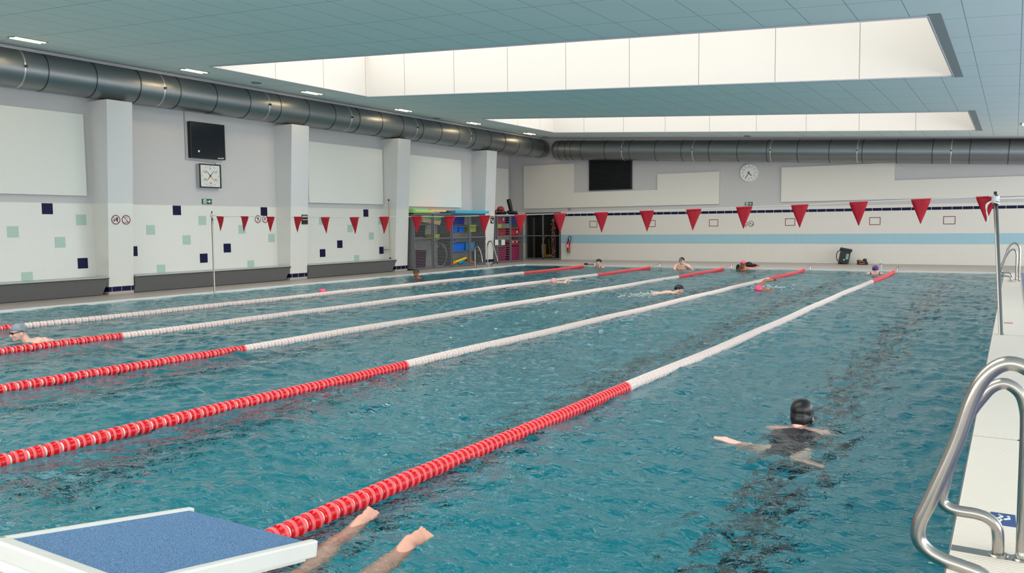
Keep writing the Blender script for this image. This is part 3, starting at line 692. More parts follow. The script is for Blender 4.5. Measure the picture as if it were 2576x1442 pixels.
b1 = at(533, 738, 1, 10.62); pole('pennant_pole', 'slim steel pennant pole standing on the left pool edge', (T1.x-.01, 10.62, ED), T1, .019)
pole('pennant_pole', 'tall steel pennant pole standing on the white coping at right', at(2518, 842, 2, ED), T2, .026)
flx = [(554,545),(615,545),(680,546),(750,546),(819,547),(892,547),(967,546),(1048,545),(1131,545),(1219,543),(1310,541),(1409,538),(1513,535),(1627,531),(1745,527),(1872,521),(2012,516),(2160,509),(2317,502),(2482,495)]
r = thing('pennant_line', 'white cord of red triangular backstroke pennants stretched across the pool', 'pennant line', (0, 10.45, 0))
O = Vector((0, 10.45, 0)); pp = [at(a, b_, 1, 10.45) for a, b_ in flx]
path = [T1-Vector((0, 0, .04))]+pp+[T2-Vector((0, 0, .05))]
bm = bmesh.new(); tube(bm, [p-O for p in smooth_path(path, 3)], .0065, 6)
tube(bm, [T2-Vector((0, 0, .05))-O, Vector((6.9, 14, 1.95))-O], .005, 6); finish('cord', bm, M_cord, r)
for i, p in enumerate(pp):
    bm = bmesh.new(); q = p-O; w_ = .117; h_ = .325; n_ = 8; tw = random.uniform(-.03, .03); rows = []
    nx_ = (pp[min(i+1, 19)]-pp[max(i-1, 0)]).normalized(); dz = nx_.z
    for j in range(n_+1):
        v = j/n_; hw = w_*(1-max(0, v-.06)/.94)+.002; bulge = .012*math.sin(PI*v+i)+tw*v
        rows.append([bm.verts.new(q+Vector((s*hw, bulge+.006*math.sin(3*s+i)*v, s*hw*dz-h_*v))) for s in (-1, -.33, .33, 1)])
    for a, b_ in zip(rows, rows[1:]):
        for k in range(3): bm.faces.new((a[k], a[k+1], b_[k+1], b_[k]))
    o = finish('pennant', bm, M_red, r, smooth=True); md = o.modifiers.new('s', 'SOLIDIFY'); md.thickness = .002
    bm = bmesh.new(); tube(bm, [q+Vector((-w_-.002, 0, -w_*dz-.004)), q+Vector((w_+.002, 0, w_*dz-.004))], .011, 8); finish('hem', bm, M_red, o)

# ================================================================== lane ropes
def float_mesh(rm, cm, bm_, name):
    bm = bmesh.new(); P = .112; R_ = .052
    for c in (-.032, .024):
        pr = [(c-.0105, R_-.006), (c-.009, R_), (c+.009, R_), (c+.0105, R_-.006)]
        tube(bm, [(0, a, 0) for a, _ in pr], 0, 22, 0, True, [b_ for _, b_ in pr])
    tube(bm, [(0, a, 0) for a in (-.02, -.012, .0, .008, .013)], 0, 18, 1, False, [.047, .044, .043, .044, .047])
    for k in range(10):
        a = 2*PI*k/10; d = Vector((math.cos(a), 0, math.sin(a))); t_ = Vector((-math.sin(a), 0, math.cos(a)))
        for (y0, y1, mi) in ((-.021, .013, 1),):
            vs_ = [bm.verts.new(Vector((0, y, 0))+d*rr+t_*s*.0012) for y in (y0, y1) for rr in (.03, .051) for s in (-1, 1)]
            for f in ((0, 1, 3, 2), (4, 5, 7, 6), (0, 1, 5, 4), (2, 3, 7, 6), (0, 2, 6, 4), (1, 3, 7, 5)):
                fa = bm.faces.new([vs_[i] for i in f]); fa.material_index = mi
    tube(bm, [(0, a, 0) for a in (.036, .043, .052, .062, .07)], 0, 14, 2, True, [.022, .033, .036, .033, .022])
    # outer short red collar between rim and bead
    tube(bm, [(0, a, 0) for a in (-.0565, -.046)], 0, 18, 1, True, [.036, .047])
    bmesh.ops.recalc_face_normals(bm, faces=bm.faces)
    me = bpy.data.meshes.new(name); bm.to_mesh(me); bm.free()
    for m in (rm, cm, bm_): me.materials.append(m)
    return me
MR = float_mesh(M_rim, M_core, M_wf, 'red_float'); MW = float_mesh(M_wf, mat('translucent_white_float', srgb(236, 214, 206), .4), M_pinkw, 'white_float')
rope_lab = ['red and white lane rope nearest the left wall', 'second lane rope from the left wall, red and white', 'middle one of the five red and white lane ropes', 'fourth lane rope from the left wall, passing behind the starting block', 'red and white lane rope nearest the camera, ending beside the starting block']
for ri, x in enumerate(ROPES):
    r = thing('lane_rope', rope_lab[ri], 'lane rope', (x, 0, 0), group='lane ropes floating between the lanes')
    ph = ri*1.3; f = lambda y: Vector((.035*math.sin(y*.33+ph)*math.sin(PI*y/25), y, .024+.004*math.sin(y*1.7+ph)))
    def zend(y): return max(0, (y-22.6)/2.1)**2*.05
    ys_ = [.5+.112*k for k in range(int((24.2-.5)/.112))]
    # nearest 100 in view
    def vis(y):
        q = Vector((x, y, 0))-CAM; return q.dot(CR)*FPX/q.dot(_f) > -1330 and q.dot(-CU)*FPX/q.dot(_f) < 760
    seen = [y for y in ys_ if vis(y)]; one = set(seen[:100]); rest = [y for y in ys_ if y not in one]
    isred = lambda y: y < 4.92 or y > 19.98
    def M4(y):
        p = f(y); p.z += zend(y); d = (f(y+.05)-f(y-.05)).normalized(); q = Vector((0, 1, 0)).rotation_difference(d)
        return Matrix.Translation(p) @ q.to_matrix().to_4x4() @ Matrix.Rotation(y*7.3, 4, 'Y')
    for y in seen[:100]:
        o = bpy.data.objects.new('float_disc', MR if isred(y) else MW); COL.objects.link(o); o.parent = r; o.matrix_local = M4(y)
    bm = bmesh.new()
    for y in rest:
        n0 = len(bm.verts); f0 = len(bm.faces); bm.from_mesh(MR if isred(y) else MW); bm.verts.ensure_lookup_table(); bm.faces.ensure_lookup_table()
        bmesh.ops.transform(bm, matrix=M4(y), verts=bm.verts[n0:])
        if not isred(y):
            for fc in bm.faces[f0:]: fc.material_index += 3
    o = finish('float_discs', bm, [M_rim, M_core, M_wf, M_wf, MW.materials[1], M_pinkw], r); o['kind'] = 'stuff'
    bm = bmesh.new(); pts = [f(y)+Vector((0, 0, zend(y))) for y in np.linspace(.2, 24.25, 120)]+[Vector((0, 24.75, .12)), Vector((0, 24.99, .13))]
    tube(bm, [Vector((0, .02, .0))]+pts, .006, 6); finish('steel_cable', bm, M_steel, r)
    # short steel post on the far edge
    q = thing('rope_post', ['short steel rope post on the far pool edge, leftmost of the five', 'short steel rope post on the far edge right of the woman in dark swimsuit straps', 'short steel rope post on the far edge, middle one of the five', 'short steel rope post on the far edge left of the black backpack', 'short steel rope post on the far edge, rightmost of the five'][ri], 'post', (x, YE+.03, ED), group='steel rope posts on the far pool edge')
    bm = bmesh.new(); tube(bm, [(0, 0, 0), (0, 0, .13)], .024, 14); finish('post_tube', bm, M_steel, q)
    bm = bmesh.new(); tube(bm, [(0, 0, .13), (0, 0, .137)], .03, 14); finish('cap', bm, M_steel, q)

# ================================================================== ladders
tall = [(.33, .0), (.33, .4), (.33, .72), (.318, .84), (.275, .925), (.2, .955), (.135, .915), (.085, .82), (.03, .62), (-.05, .395), (-.085, .3), (-.088, .235), (-.055, .19), (.0, .165), (.07, .15), (.13, .135), (.168, .1), (.178, .0)]
short = [(.268, .0), (.268, .3), (.268, .6), (.262, .69), (.24, .755), (.19, .79), (.14, .772), (.1, .72), (.055, .64), (.0, .5), (-.035, .3), (-.04, .245), (-.02, .218), (.02, .207), (.1, .205), (.15, .187), (.176, .145), (.182, .0)]
def ladder(label, edge, s, rails, group='steel pool ladder handrails'):
    r = thing('pool_ladder', label, 'pool ladder', (edge, rails[0][0], ED), group=group)
    for (y, prof, rad) in rails:
        bm = bmesh.new(); pts = smooth_path([(s*a, y-rails[0][0], b_-ED if b_ > 0 else 0) for a, b_ in prof], 5); tube(bm, pts, rad, 18); o = finish('handrail', bm, M_steel, r)
        bm = bmesh.new()
        for a in (prof[0][0], prof[-1][0]): disc(bm, (s*a, y-rails[0][0], .006), rad*1.5, (0, 0, 1), .01, 20)
        finish('anchor_flange', bm, M_steel, o)
ladder('large shiny steel ladder handrails in the right foreground on the white coping', 0, 1, [(1.72, tall, .0275), (2.23, short, .0245)])
ladder('small steel ladder handrails at the far right behind the pennant pole', 0, 1, [(21.3, tall, .0235), (21.75, short, .0205)])
ladder('steel ladder handrails on the left pool edge in front of the wire lockers', XE, -1, [(21.95, short, .0235), (22.85, tall, .0235)])

# ================================================================== starting block
A = at(470, 1286, 1, -.152); 
th = math.radians(9.4)
r = thing('starting_block', 'white starting block with blue non-slip platform at bottom left', 'starting block', (A.x+.275, -.41, ED))
Wb, Lb = .55, .57
C0 = Vector((A.x+Wb/2, -.152, A.z)); LM = Matrix.Translation(C0-Vector((A.x+.275, -.41, ED))) @ Matrix.Rotation(-th, 4, 'X')
bm = bmesh.new(); box(bm, (-Wb/2+.012, -Lb+.01, -.02), (Wb/2-.012, -.0, .004), mtx=LM, bevel=.002); finish('blue_platform', bm, M_grip, r)
def section_box(bm, p):   # side cheek with slanted ends
    pass
bm = bmesh.new()
for s in (-1, 1):
    bm = bmesh.new(); x_ = s*Wb/2; box(bm, (x_-.014, -Lb-.014, -.038), (x_+.014, .02, .010), mtx=LM, bevel=.006); finish('side_rail', bm, M_blockw, r)
bm = bmesh.new(); box(bm, (-Wb/2-.014, -Lb-.03, -.038), (Wb/2+.014, -Lb+.012, .010), mtx=LM, bevel=.007); finish('rear_rail', bm, M_blockw, r)
bm = bmesh.new(); box(bm, (-Wb/2+.02, -Lb+.02, -.055), (Wb/2-.02, .01, -.02), mtx=LM); finish('underside', bm, mat('block_underside', srgb(206, 204, 196), .6), r)
zt = C0.z-ED
bm = bmesh.new()
for s in (-1, 1):
    poly_prism(bm, [(s*.17-.02, .05, 0), (s*.17-.02, -.2, 0), (s*.17-.02, -.12, zt-.03), (s*.17-.02, .12, zt-.06)], Vector((1, 0, 0)), .04)
finish('pedestal', bm, M_blockw, r)
bm = bmesh.new(); tube(bm, [(-.30, -.33, zt+.0), (.30, -.33, zt+.0)], .016, 12); finish('cross_bar', bm, M_white, r)
for s in (-1, 1):
    bm = bmesh.new(); tube(bm, [(s*.30, -.33, zt+.0), (s*.325, -.33, zt+.0)], .02, 14); finish('end_cap', bm, M_black, r)
    bm = bmesh.new(); tube(bm, smooth_path([(s*.16, .17, zt-.12), (s*.16, .23, zt-.13), (s*.24, .24, zt-.13), (s*.27, .2, zt-.12), (s*.27, .1, zt-.1)], 5), .014, 12); finish('backstroke_grip', bm, M_greymetal, r)
# ================================================================== people
def remesh(o, vox=.01, smooth=3):
    md = o.modifiers.new('r', 'REMESH'); md.mode = 'VOXEL'; md.voxel_size = vox; md.use_smooth_shade = True
    if smooth: s = o.modifiers.new('s', 'SMOOTH'); s.factor = .5; s.iterations = smooth
    return o
def head_frame(P, fwd, up=(0, 0, 1)):
    f = Vector(fwd).normalized(); u = Vector(up); rgt = f.cross(u).normalized(); u = rgt.cross(f)
    M = Matrix((rgt, f, u)).transposed().to_4x4(); M.translation = Vector(P); return M
def add_head(bm, M):
    R3 = M.to_3x3()
    def e(c, r, rot=None): ball(bm, M@Vector(c), r, mtx=(R3@rot if rot else R3), seg=20, ring=14)
    e((0, -.005, .035), (.074, .094, .083)); e((0, .02, -.035), (.058, .068, .07)); e((0, .052, -.085), (.032, .028, .024)); e((0, .0, -.02), (.066, .08, .075))
    limb(bm, [M@Vector((0, .088, .005)), M@Vector((0, .104, -.028))], [.009, .014], 8)            # nose
    for s in (-1, 1):
        e((s*.028, .082, .022), (.024, .012, .009)); e((s*.038, .066, -.025), (.024, .022, .022)); e((s*.074, -.008, -.012), (.011, .02, .03)); e((s*.012, .1, -.034), (.008, .01, .008))
    e((0, .086, -.056), (.022, .01, .006)); e((0, .083, -.066), (.02, .011, .007))                 # lips
def face_parts(M, parent, eyes=True):
    R3 = M.to_3x3()
    if eyes:
        bm = bmesh.new()
        for s in (-1, 1): ball(bm, M@Vector((s*.029, .084, .006)), (.013, .008, .007), mtx=R3)
        finish('eyes', bm, M_lens, parent)
    bm = bmesh.new(); ball(bm, M@Vector((0, .094, -.061)), (.02, .006, .006), mtx=R3); finish('mouth', bm, M_lip, parent)
def cap(M, m, parent, name='swim_cap', low=.0, band=None):
    bm = bmesh.new(); vs_ = ball(bm, (0, 0, 0), (.083, .104, .094), seg=28, ring=22)
    kill = [v for v in bm.verts if v.co.z < low-.012-.25*(-v.co.y)*0 - (.02 if v.co.y < 0 else -.02*v.co.y/.1)]
    bmesh.ops.delete(bm, geom=kill, context='VERTS')
    bmesh.ops.transform(bm, matrix=M @ Matrix.Translation((0, -.004, .034)), verts=bm.verts)
    o = finish(name, bm, m, parent, smooth=True); md = o.modifiers.new('s', 'SOLIDIFY'); md.thickness = .004; md.offset = 1; return o
def hair(M, parent, m=M_hair, bun=False):
    bm = bmesh.new(); R3 = M.to_3x3()
    ball(bm, M@Vector((0, -.018, .042)), (.082, .098, .088), mtx=R3, seg=24, ring=18); ball(bm, M@Vector((0, -.05, -.02)), (.07, .06, .08), mtx=R3)
    for s in (-1, 1): ball(bm, M@Vector((s*.068, -.01, -.005)), (.016, .04, .05), mtx=R3)
    if bun: ball(bm, M@Vector((0, -.09, .03)), .035, seg=14)
    o = finish('hair', bm, m, parent); remesh(o, .008, 2); return o
def goggles(M, parent, up=0.0):
    R3 = M.to_3x3(); bm = bmesh.new()
    for s in (-1, 1): ball(bm, M@Vector((s*.031, .088, .008+up)), (.024, .013, .017), mtx=R3)
    tube(bm, [M@Vector((-.01, .098, .01+up)), M@Vector((.01, .098, .01+up))], .004, 6)
    pts = [M@Vector((.084*math.sin(a), .012+.098*math.cos(a), .012+up+.012*(1-math.cos(a)))) for a in (.55+(2*PI-1.1)*k/24 for k in range(25))]
    tube(bm, pts, .005, 6); finish('goggles', bm, M_lens, parent)
def hand(bm, wrist, d, nrm, s=1, curl=.35, spread=.1):
    """palm and five fingers; d along the forearm, nrm out of the back of the hand, s=+1 puts the thumb to d x nrm side"""
    d = Vector(d).normalized(); n_ = (Vector(nrm)-d*Vector(nrm).dot(d)).normalized(); t = d.cross(n_)*s; w = Vector(wrist)
    Mx = Matrix((t, d, n_)).transposed()
    ball(bm, w+d*.045, (.04, .05, .016), mtx=Mx, seg=16, ring=10); ball(bm, w+d*.01, (.026, .03, .02), mtx=Mx)
    for k, L in enumerate((.07, .078, .072, .058)):
        off = (.029-.0195*k); b_ = w+d*.082+t*off; dd = (d+t*(off*spread*10/3)).normalized(); c1 = b_+dd*L*.5-n_*L*curl*.12; c2 = c1+dd*L*.5-n_*L*curl*.5
        limb(bm, [b_, c1, c2], [.0098, .009, .0075], 8)
    b_ = w+d*.03+t*.03; limb(bm, [b_, b_+t*.026+d*.026-n_*.006, b_+t*.038+d*.056-n_*.012], [.0125, .011, .009], 8)
def foot(bm, ankle, d, sole, s=1, k=1.0):
    """d from heel to toes, sole = direction the sole faces"""
    d = Vector(d).normalized(); n_ = (Vector(sole)-d*Vector(sole).dot(d)).normalized(); t = d.cross(n_)*s; a = Vector(ankle); Mx = Matrix((t, d, n_)).transposed()
    kw = max(k, .82); S = lambda a_, b__, c_: (a_*kw, b__*k, c_*kw)
    ball(bm, a+(-d*.035+n_*.035)*k, S(.031, .036, .034), mtx=Mx); ball(bm, a+(d*.03+n_*.02)*k, S(.034, .07, .034), mtx=Mx); ball(bm, a+(d*.085+n_*.028+t*.002)*k, S(.043, .075, .024), mtx=Mx); ball(bm, a+(d*.135+n_*.036)*k, S(.047, .028, .017), mtx=Mx)
    limb(bm, [a, a+(-d*.02+n_*.02)*k], [.034*k, .034*k])
    for q, (L, r_) in enumerate(((.05, .015), (.05, .011), (.043, .0105), (.036, .01), (.028, .0095))):
        off = (.031-.0165*q)*kw/k; b_ = a+(d*(.155-.006*q)+t*off+n_*.036)*k; limb(bm, [b_, b_+(d*L*.8+t*.003*(1-q)-n_*.002)*k], [r_*k, r_*.95*k], 8)
def torso(bm, neck, hips, rgt, f, inflate=0, lo=0, hi=1):
    """trunk between the neck base and the hips as overlapping flattened ellipsoids"""
    a, b_ = Vector(neck), Vector(hips); ax = (b_-a); L = ax.length; axn = ax.normalized(); rgt = Vector(rgt).normalized(); fr = axn.cross(rgt)
    Mx = Matrix((rgt, fr, axn)).transposed()
    for t, w_, dp in ((.08, .145, .075), (.2, .17, .1), (.34, .165, .112), (.5, .15, .105), (.66, .138, .098), (.8, .15, .105), (.95, .165, .115)):
        if lo <= t <= hi: ball(bm, a+ax*t, (w_+inflate, dp+inflate, L*.13+.01), mtx=Mx, seg=22, ring=14)
def arm(bm, sh, el, wr, s, nrm=(0, 0, 1), curl=.35, k=1.0, spread=.1):
    sh, el, wr = Vector(sh), Vector(el), Vector(wr)
    limb(bm, [sh, sh.lerp(el, .45), el, el.lerp(wr, .35), wr], [.055*k, .046*k, .038*k, .038*k, .025*k], 14)
    hand(bm, wr, wr-el, nrm, s, curl, spread)
def leg(bm, hip, kn, an, k=1.0):
    hip, kn, an = Vector(hip), Vector(kn), Vector(an)
    limb(bm, [hip, hip.lerp(kn, .4), kn, kn.lerp(an, .35), an], [.088*k, .078*k, .053*k, .056*k, .036*k], 16)

def upright(label, P, yaw, skin, low=.6, wide=0, nl=.165, arms=None, suit=None, lean=(0, 0), vox=.011, headturn=0, pitch=0):
    """person standing in the water: P head centre, yaw of the chest (0 looks along +y), everything in world metres"""
    r = thing('person', label, 'person', P); P = Vector((0, 0, 0))
    F = Vector((-math.sin(yaw), math.cos(yaw), 0)); Rg = Vector((math.cos(yaw), math.sin(yaw), 0)); Z = Vector((0, 0, 1))
    hy = yaw+headturn; HF = Vector((-math.sin(hy)*math.cos(pitch), math.cos(hy)*math.cos(pitch), math.sin(pitch)))
    M = head_frame(P, HF); bm = bmesh.new(); add_head(bm, M)
    nk = P-Z*nl-F*(.03+lean[0]*.1); hips = P-Z*(nl+low)-F*(.02+lean[0])
    limb(bm, [P-Z*.05-F*.02, nk+Z*.0], [.052, .058]); torso(bm, nk-Z*.02, hips, Rg, F, wide)
    sh = {}
    for s in (-1, 1):
        S = nk-Z*.06+Rg*s*(.175+wide*1.6); sh[s] = S; limb(bm, [nk-Z*.0+Rg*s*.04, S], [.05+wide*.5, .058+wide*.6])
        el, wr = (arms[s] if arms and s in arms else (Rg*s*.3+F*.05-Z*.5, Rg*s*.28+F*.3-Z*.55)); arm(bm, S, el, wr, s, k=1+wide*8)
    for s in (-1, 1): leg(bm, hips+Rg*s*.09, hips+Rg*s*.1-Z*.4+F*.05, hips+Rg*s*.1-Z*.78)
    o = finish('body', bm, skin, r); remesh(o, vox, 3); o['label'] = 'bare skin'
    if suit:
        bm = bmesh.new(); torso(bm, nk-Z*.02, hips, Rg, F, .007, .3, 1)
        for s in (-1, 1):
            pts = [nk+(hips-nk)*.3+Rg*s*.11+F*.1, nk-Z*.03+Rg*s*.115+F*.06, nk+Z*.022+Rg*s*.115, nk-Z*.03+Rg*s*.115-F*.06, nk+(hips-nk)*.3+Rg*s*.09-F*.1]; tube(bm, smooth_path(pts, 4), .017, 8)
        remesh(finish('swimsuit', bm, suit, r), .011, 2)
    return r, M, F, Rg, nk, hips

# 1 woman at the far wall, dark hair, dark straps
P = at(1506, 660.5, 1, 24.55)
r, M, F, Rg, nk, hips = upright('person with dark cap and black swimsuit straps standing at the far wall', P, PI-.25, M_skinp, suit=M_black, headturn=-.35, nl=.14)
cap(M, M_black, r, low=.0); face_parts(M, r)
# 2 man with black cap and goggles, shoulders out
P = at(1715, 657, 1, 24.3)
wr = at(1748, 679, 1, 24.5)-P
r, M, F, Rg, nk, hips = upright('bare-chested person in black cap and goggles rising out of the water at the far wall', P, PI-.1, M_skinp, arms={-1: (at(1731, 671, 1, 24.2)-P, at(1742, 678, 1, 24.2)-P), 1: (at(1697, 676, 1, 24.2)-P, at(1700, 690, 1, 23.9)-P)}, lean=(.1, 0), headturn=-.1, wide=.03, nl=.12)
cap(M, M_black, r, low=.01); goggles(M, r); face_parts(M, r, False)
bm = bmesh.new(); ball(bm, M@Vector((0, .075, .085)), (.03, .02, .022), mtx=M.to_3x3()); finish('cap_logo_patch', bm, M_greycap, r)
# 3 pink cap and goggles, leaning at the edge
P = at(1869, 665.5, 1, 24.5)
r, M, F, Rg, nk, hips = upright('person in pink cap and goggles resting at the far wall beside a black bag', P, PI+.1, M_skint, arms={-1: (at(1882, 678, 1, 24.35)-P, at(1872, 679, 1, 24.2)-P), 1: (at(1860, 678, 1, 24.3)-P, at(1864, 671, 1, 24.2)-P)}, pitch=-.1)
cap(M, M_pinkcap, r); goggles(M, r); face_parts(M, r, False)
# 4 purple cap seen from behind
P = at(2202, 679, 1, 23.7)
r, M, F, Rg, nk, hips = upright('person in purple cap seen from behind beside the rightmost rope post', P, .1, M_skinp, suit=M_suit, nl=.085, wide=.01, arms={-1: (Vector((-.34, .05, -.32)), Vector((-.4, .3, -.34))), 1: (Vector((.34, .05, -.32)), Vector((.42, .3, -.34)))})
cap(M, M_purple, r, low=-.01); goggles(M, r)
# 5 left: man with dark cap, head and one shoulder
P = at(1047, 687, 0, -14.6)
r, M, F, Rg, nk, hips = upright('person in dark swim cap facing left in front of the wire lockers', P, PI+.2, M_skint, headturn=.15, lean=(.25, 0))
cap(M, M_greycap if False else mat('dark_grey_cap', srgb(44, 56, 60), .4), r); goggles(M, r); face_parts(M, r, False)

def prone(label, P, yaw, skin, headf=None, arms=None, legs=None, depth=.0, vox=.01, suit=None, droop=.08, nkoff=None):
    r = thing('person', label, 'person', P); Z = Vector((0, 0, 1)); O = Vector()
    F = Vector((-math.sin(yaw), math.cos(yaw), 0)); Rg = Vector((math.cos(yaw), math.sin(yaw), 0))
    M = head_frame(O, headf if headf else F*.9-Z*.3, Z if not headf else (0, 0, 1)); bm = bmesh.new(); add_head(bm, M)
    nk = O-F*.17-Z*(.08+depth) if nkoff is None else Vector(nkoff); hips = nk-F*.52-Z*droop
    limb(bm, [O-F*.03-Z*.02, nk], [.052, .06]); torso(bm, nk-F*.02, hips, Rg, F)
    for s in (-1, 1):
        S = nk-F*.06+Rg*s*.175; limb(bm, [nk, S], [.05, .058])
        el, wr = (arms[s] if arms and s in arms else (S+F*.2+Rg*s*.12-Z*.16, S+F*.42+Rg*s*.05-Z*.18)); arm(bm, S, el, wr, s, spread=.14)
        H = hips+Rg*s*.09
        kn, an, td = (legs[s] if legs and s in legs else (H-F*.42-Z*.05+Rg*s*.04, H-F*.82-Z*.06+Rg*s*.05, -F)); leg(bm, H, kn, an); foot(bm, an, td, Z, s)
    o = finish('body', bm, skin, r); remesh(o, vox, 3); o['label'] = 'bare skin'
    if suit:
        bm = bmesh.new(); torso(bm, nk-F*.02, hips, Rg, F, .008, .18, 1); ball(bm, hips-F*.02, (.165, .13, .11), mtx=Matrix((Rg, F, Z)).transposed())
        remesh(finish('swimsuit', bm, suit, r), .01, 2)
    return r, M, F, Rg, nk, hips
# 6 grey cap breaststroke, left edge
P = at(47, 838, 0, -11.05)
r, M, F, Rg, nk, hips = prone('person in silver grey cap and goggles swimming breaststroke at the left edge', P, PI-.12, M_skinp, headf=Vector((-.15, -1, -.05)), nkoff=(0.02, .1, -.15), droop=.14)
cap(M, M_greycap, r); goggles(M, r); face_parts(M, r, False)
# 7 pink cap just above the first rope
P = at(812, 741, 0, -13.25)
r, M, F, Rg, nk, hips = prone('swimmer in pink cap face down behind the rope nearest the left wall', P, PI, M_skinp, depth=.06)
cap(M, M_pinkcap, r, low=-.01)
# 8 pale swimmer in the third lane, arm lifted
P = at(1393, 712, 0, -9.85)
e1 = at(1425, 706, 0, -9.75)-P; w1 = at(1448, 709, 0, -9.7)-P
r, M, F, Rg, nk, hips = prone('pale swimmer with a bent arm over the water, close behind the middle rope', P, PI+.1, M_skinp, arms={-1: (e1, w1)}, depth=.0, droop=.03)
cap(M, mat('pale_pink_cap', srgb(224, 170, 168), .4), r)
# 9 black cap freestyle, face turned to the camera
P = at(1708, 731, 0, -6.05)
r, M, F, Rg, nk, hips = prone('swimmer in black cap turning the face sideways to breathe', P, -.42, M_skinp, headf=Vector((.9, .1, -.12)), depth=.0, droop=.02, arms={1: (Vector((.2, -.42, -.12)), Vector((.22, -.68, -.1))), -1: (Vector((-.2, .2, -.25)), Vector((-.15, .45, -.3)))})
cap(M, M_hair, r, low=.0); face_parts(M, r)
# 10 pink cap, front crawl with raised arm
P = at(1908, 731, 0, -4.6)
e1 = at(1925, 706, 1, P.y+.45)-P; w1 = at(1950, 704, 1, P.y+.7)-P
r, M, F, Rg, nk, hips = prone('front crawl swimmer in pink cap with one tanned arm raised and a watch', P, PI, M_skint, arms={1: (e1, w1)}, depth=.03, nkoff=(.03, .17, -.04))
cap(M, M_pinkcap, r, low=-.02)
bm = bmesh.new(); d = (w1-e1).normalized(); c = w1-d*.03; tube(bm, [c-d*.012, c+d*.012], .032, 14); ball(bm, c+Vector((.0, -.02, .024)), (.018, .018, .008)); finish('wristwatch', bm, M_black, r)
# 11 near woman from behind
P = at(2018, 1046, 1, 4.45)
Z = Vector((0, 0, 1)); nk = Vector((-.0, -.14, -.12))
r, M, F, Rg, nk, hips = prone('person with wet black hair and dark swimsuit swimming away in the right foreground', P, .1, M_skinp, headf=Vector((.06, 1, -.25)), nkoff=(-.01, -.1, -.13), droop=.1, vox=.0075, suit=M_suit,
    legs={-1: (Vector((-.2, -.78, -.2)), Vector((-.2, -.84, -.09)), Vector((-1, -.0, .2))), 1: (Vector((.14, -.84, -.27)), Vector((.2, -.96, -.17)), Vector((.8, -.5, .2)))},
    arms={-1: (Vector((-.24, .1, -.36)), Vector((-.1, .3, -.46))), 1: (Vector((.24, .1, -.36)), Vector((.1, .3, -.46)))})
hair(M, r)
# 12 diver legs below the rope, near the block
h1, h2 = at(903, 1320, 2, .0), at(1016, 1373, 2, .01); t1 = at(940, 1284, 1, h1.y+.13); t2 = at(1085, 1333, 1, h2.y+.075)
d1, d2 = (t1-h1).normalized(), (t2-h2).normalized(); s1 = (CAM-h1).normalized(); s2 = (CAM-h2).normalized()
k1, k2 = (t1-h1).length/.262, (t2-h2).length/.262; f1a = h1+(d1*.06-s1*.035)*k1; f2a = h2+(d2*.06-s2*.035)*k2
r = thing('person', 'pair of bare legs and feet kicking at the surface beside the starting block', 'person', (-2.3, .45, -.3)); O = Vector((-2.3, .45, -.3)); bm = bmesh.new()
hipL, hipR = Vector((-2.42, .4, -.42)), Vector((-2.24, .4, -.42))
leg(bm, hipL-O, Vector((-2.5, .72, -.2))-O, f1a-O, 1.0); leg(bm, hipR-O, Vector((-2.2, .74, -.24))-O, f2a-O, 1.0)
foot(bm, f1a-O, d1, s1, 1, k1); foot(bm, f2a-O, d2, s2, 1, k2)
torso(bm, Vector((-2.3, .42, -1.0))-O, Vector((-2.33, .4, -.45))-O, (1, 0, 0), None)
M = head_frame(Vector((-2.3, .45, -1.2))-O, (0, 1, -.1), (0, 0, -1)); add_head(bm, M); limb(bm, [Vector((-2.3, .43, -1.15))-O, Vector((-2.3, .42, -1.0))-O], [.052, .06])
for s in (-1, 1): arm(bm, Vector((-2.3+s*.18, .42, -.98))-O, Vector((-2.3+s*.3, .5, -.75))-O, Vector((-2.3+s*.34, .62, -.58))-O, s)
o = finish('body', bm, M_skin, r); remesh(o, .0055, 1); o['label'] = 'bare skin'
bm = bmesh.new(); torso(bm, Vector((-2.3, .42, -1.0))-O, Vector((-2.33, .4, -.45))-O, (1, 0, 0), None, .008, .6, 1); remesh(finish('swim_shorts', bm, M_suit, r), .01, 2)

# --- splashes
def splash(label, cx, cy_, L, Wd, n, yaw):
    bm = bmesh.new(); rr = random.Random(int(cx*10)+n)
    for _ in range(n):
        a, b_ = rr.gauss(0, L*.4), rr.gauss(0, Wd*.4); x = cx+a*math.cos(yaw)-b_*math.sin(yaw); y = cy_+a*math.sin(yaw)+b_*math.cos(yaw); s = rr.uniform(.005, .017)
        ball(bm, (x-cx, y-cy_, rr.uniform(.0, .04)), (s*rr.uniform(1, 2.4), s*rr.uniform(1, 1.6), s*.55), seg=7, ring=5)
    o = finish('splash', bm, M_foam, loc=(cx, cy_, 0)); tag(o, label, 'splash', kind='stuff')
splash('white splash of water behind the raised arm', -4.55, 17.3, .9, .5, 90, PI/2)
splash('white splash of water along the black capped swimmer', -6.45, 14.4, 1.0, .45, 90, 1.4)
splash('white splash of water around the pale swimmer behind the middle rope', -9.75, 17.3, .9, .35, 60, PI/2)
splash('small white splash behind the pink cap near the left wall', -13.2, 12.6, .5, .2, 20, PI/2)

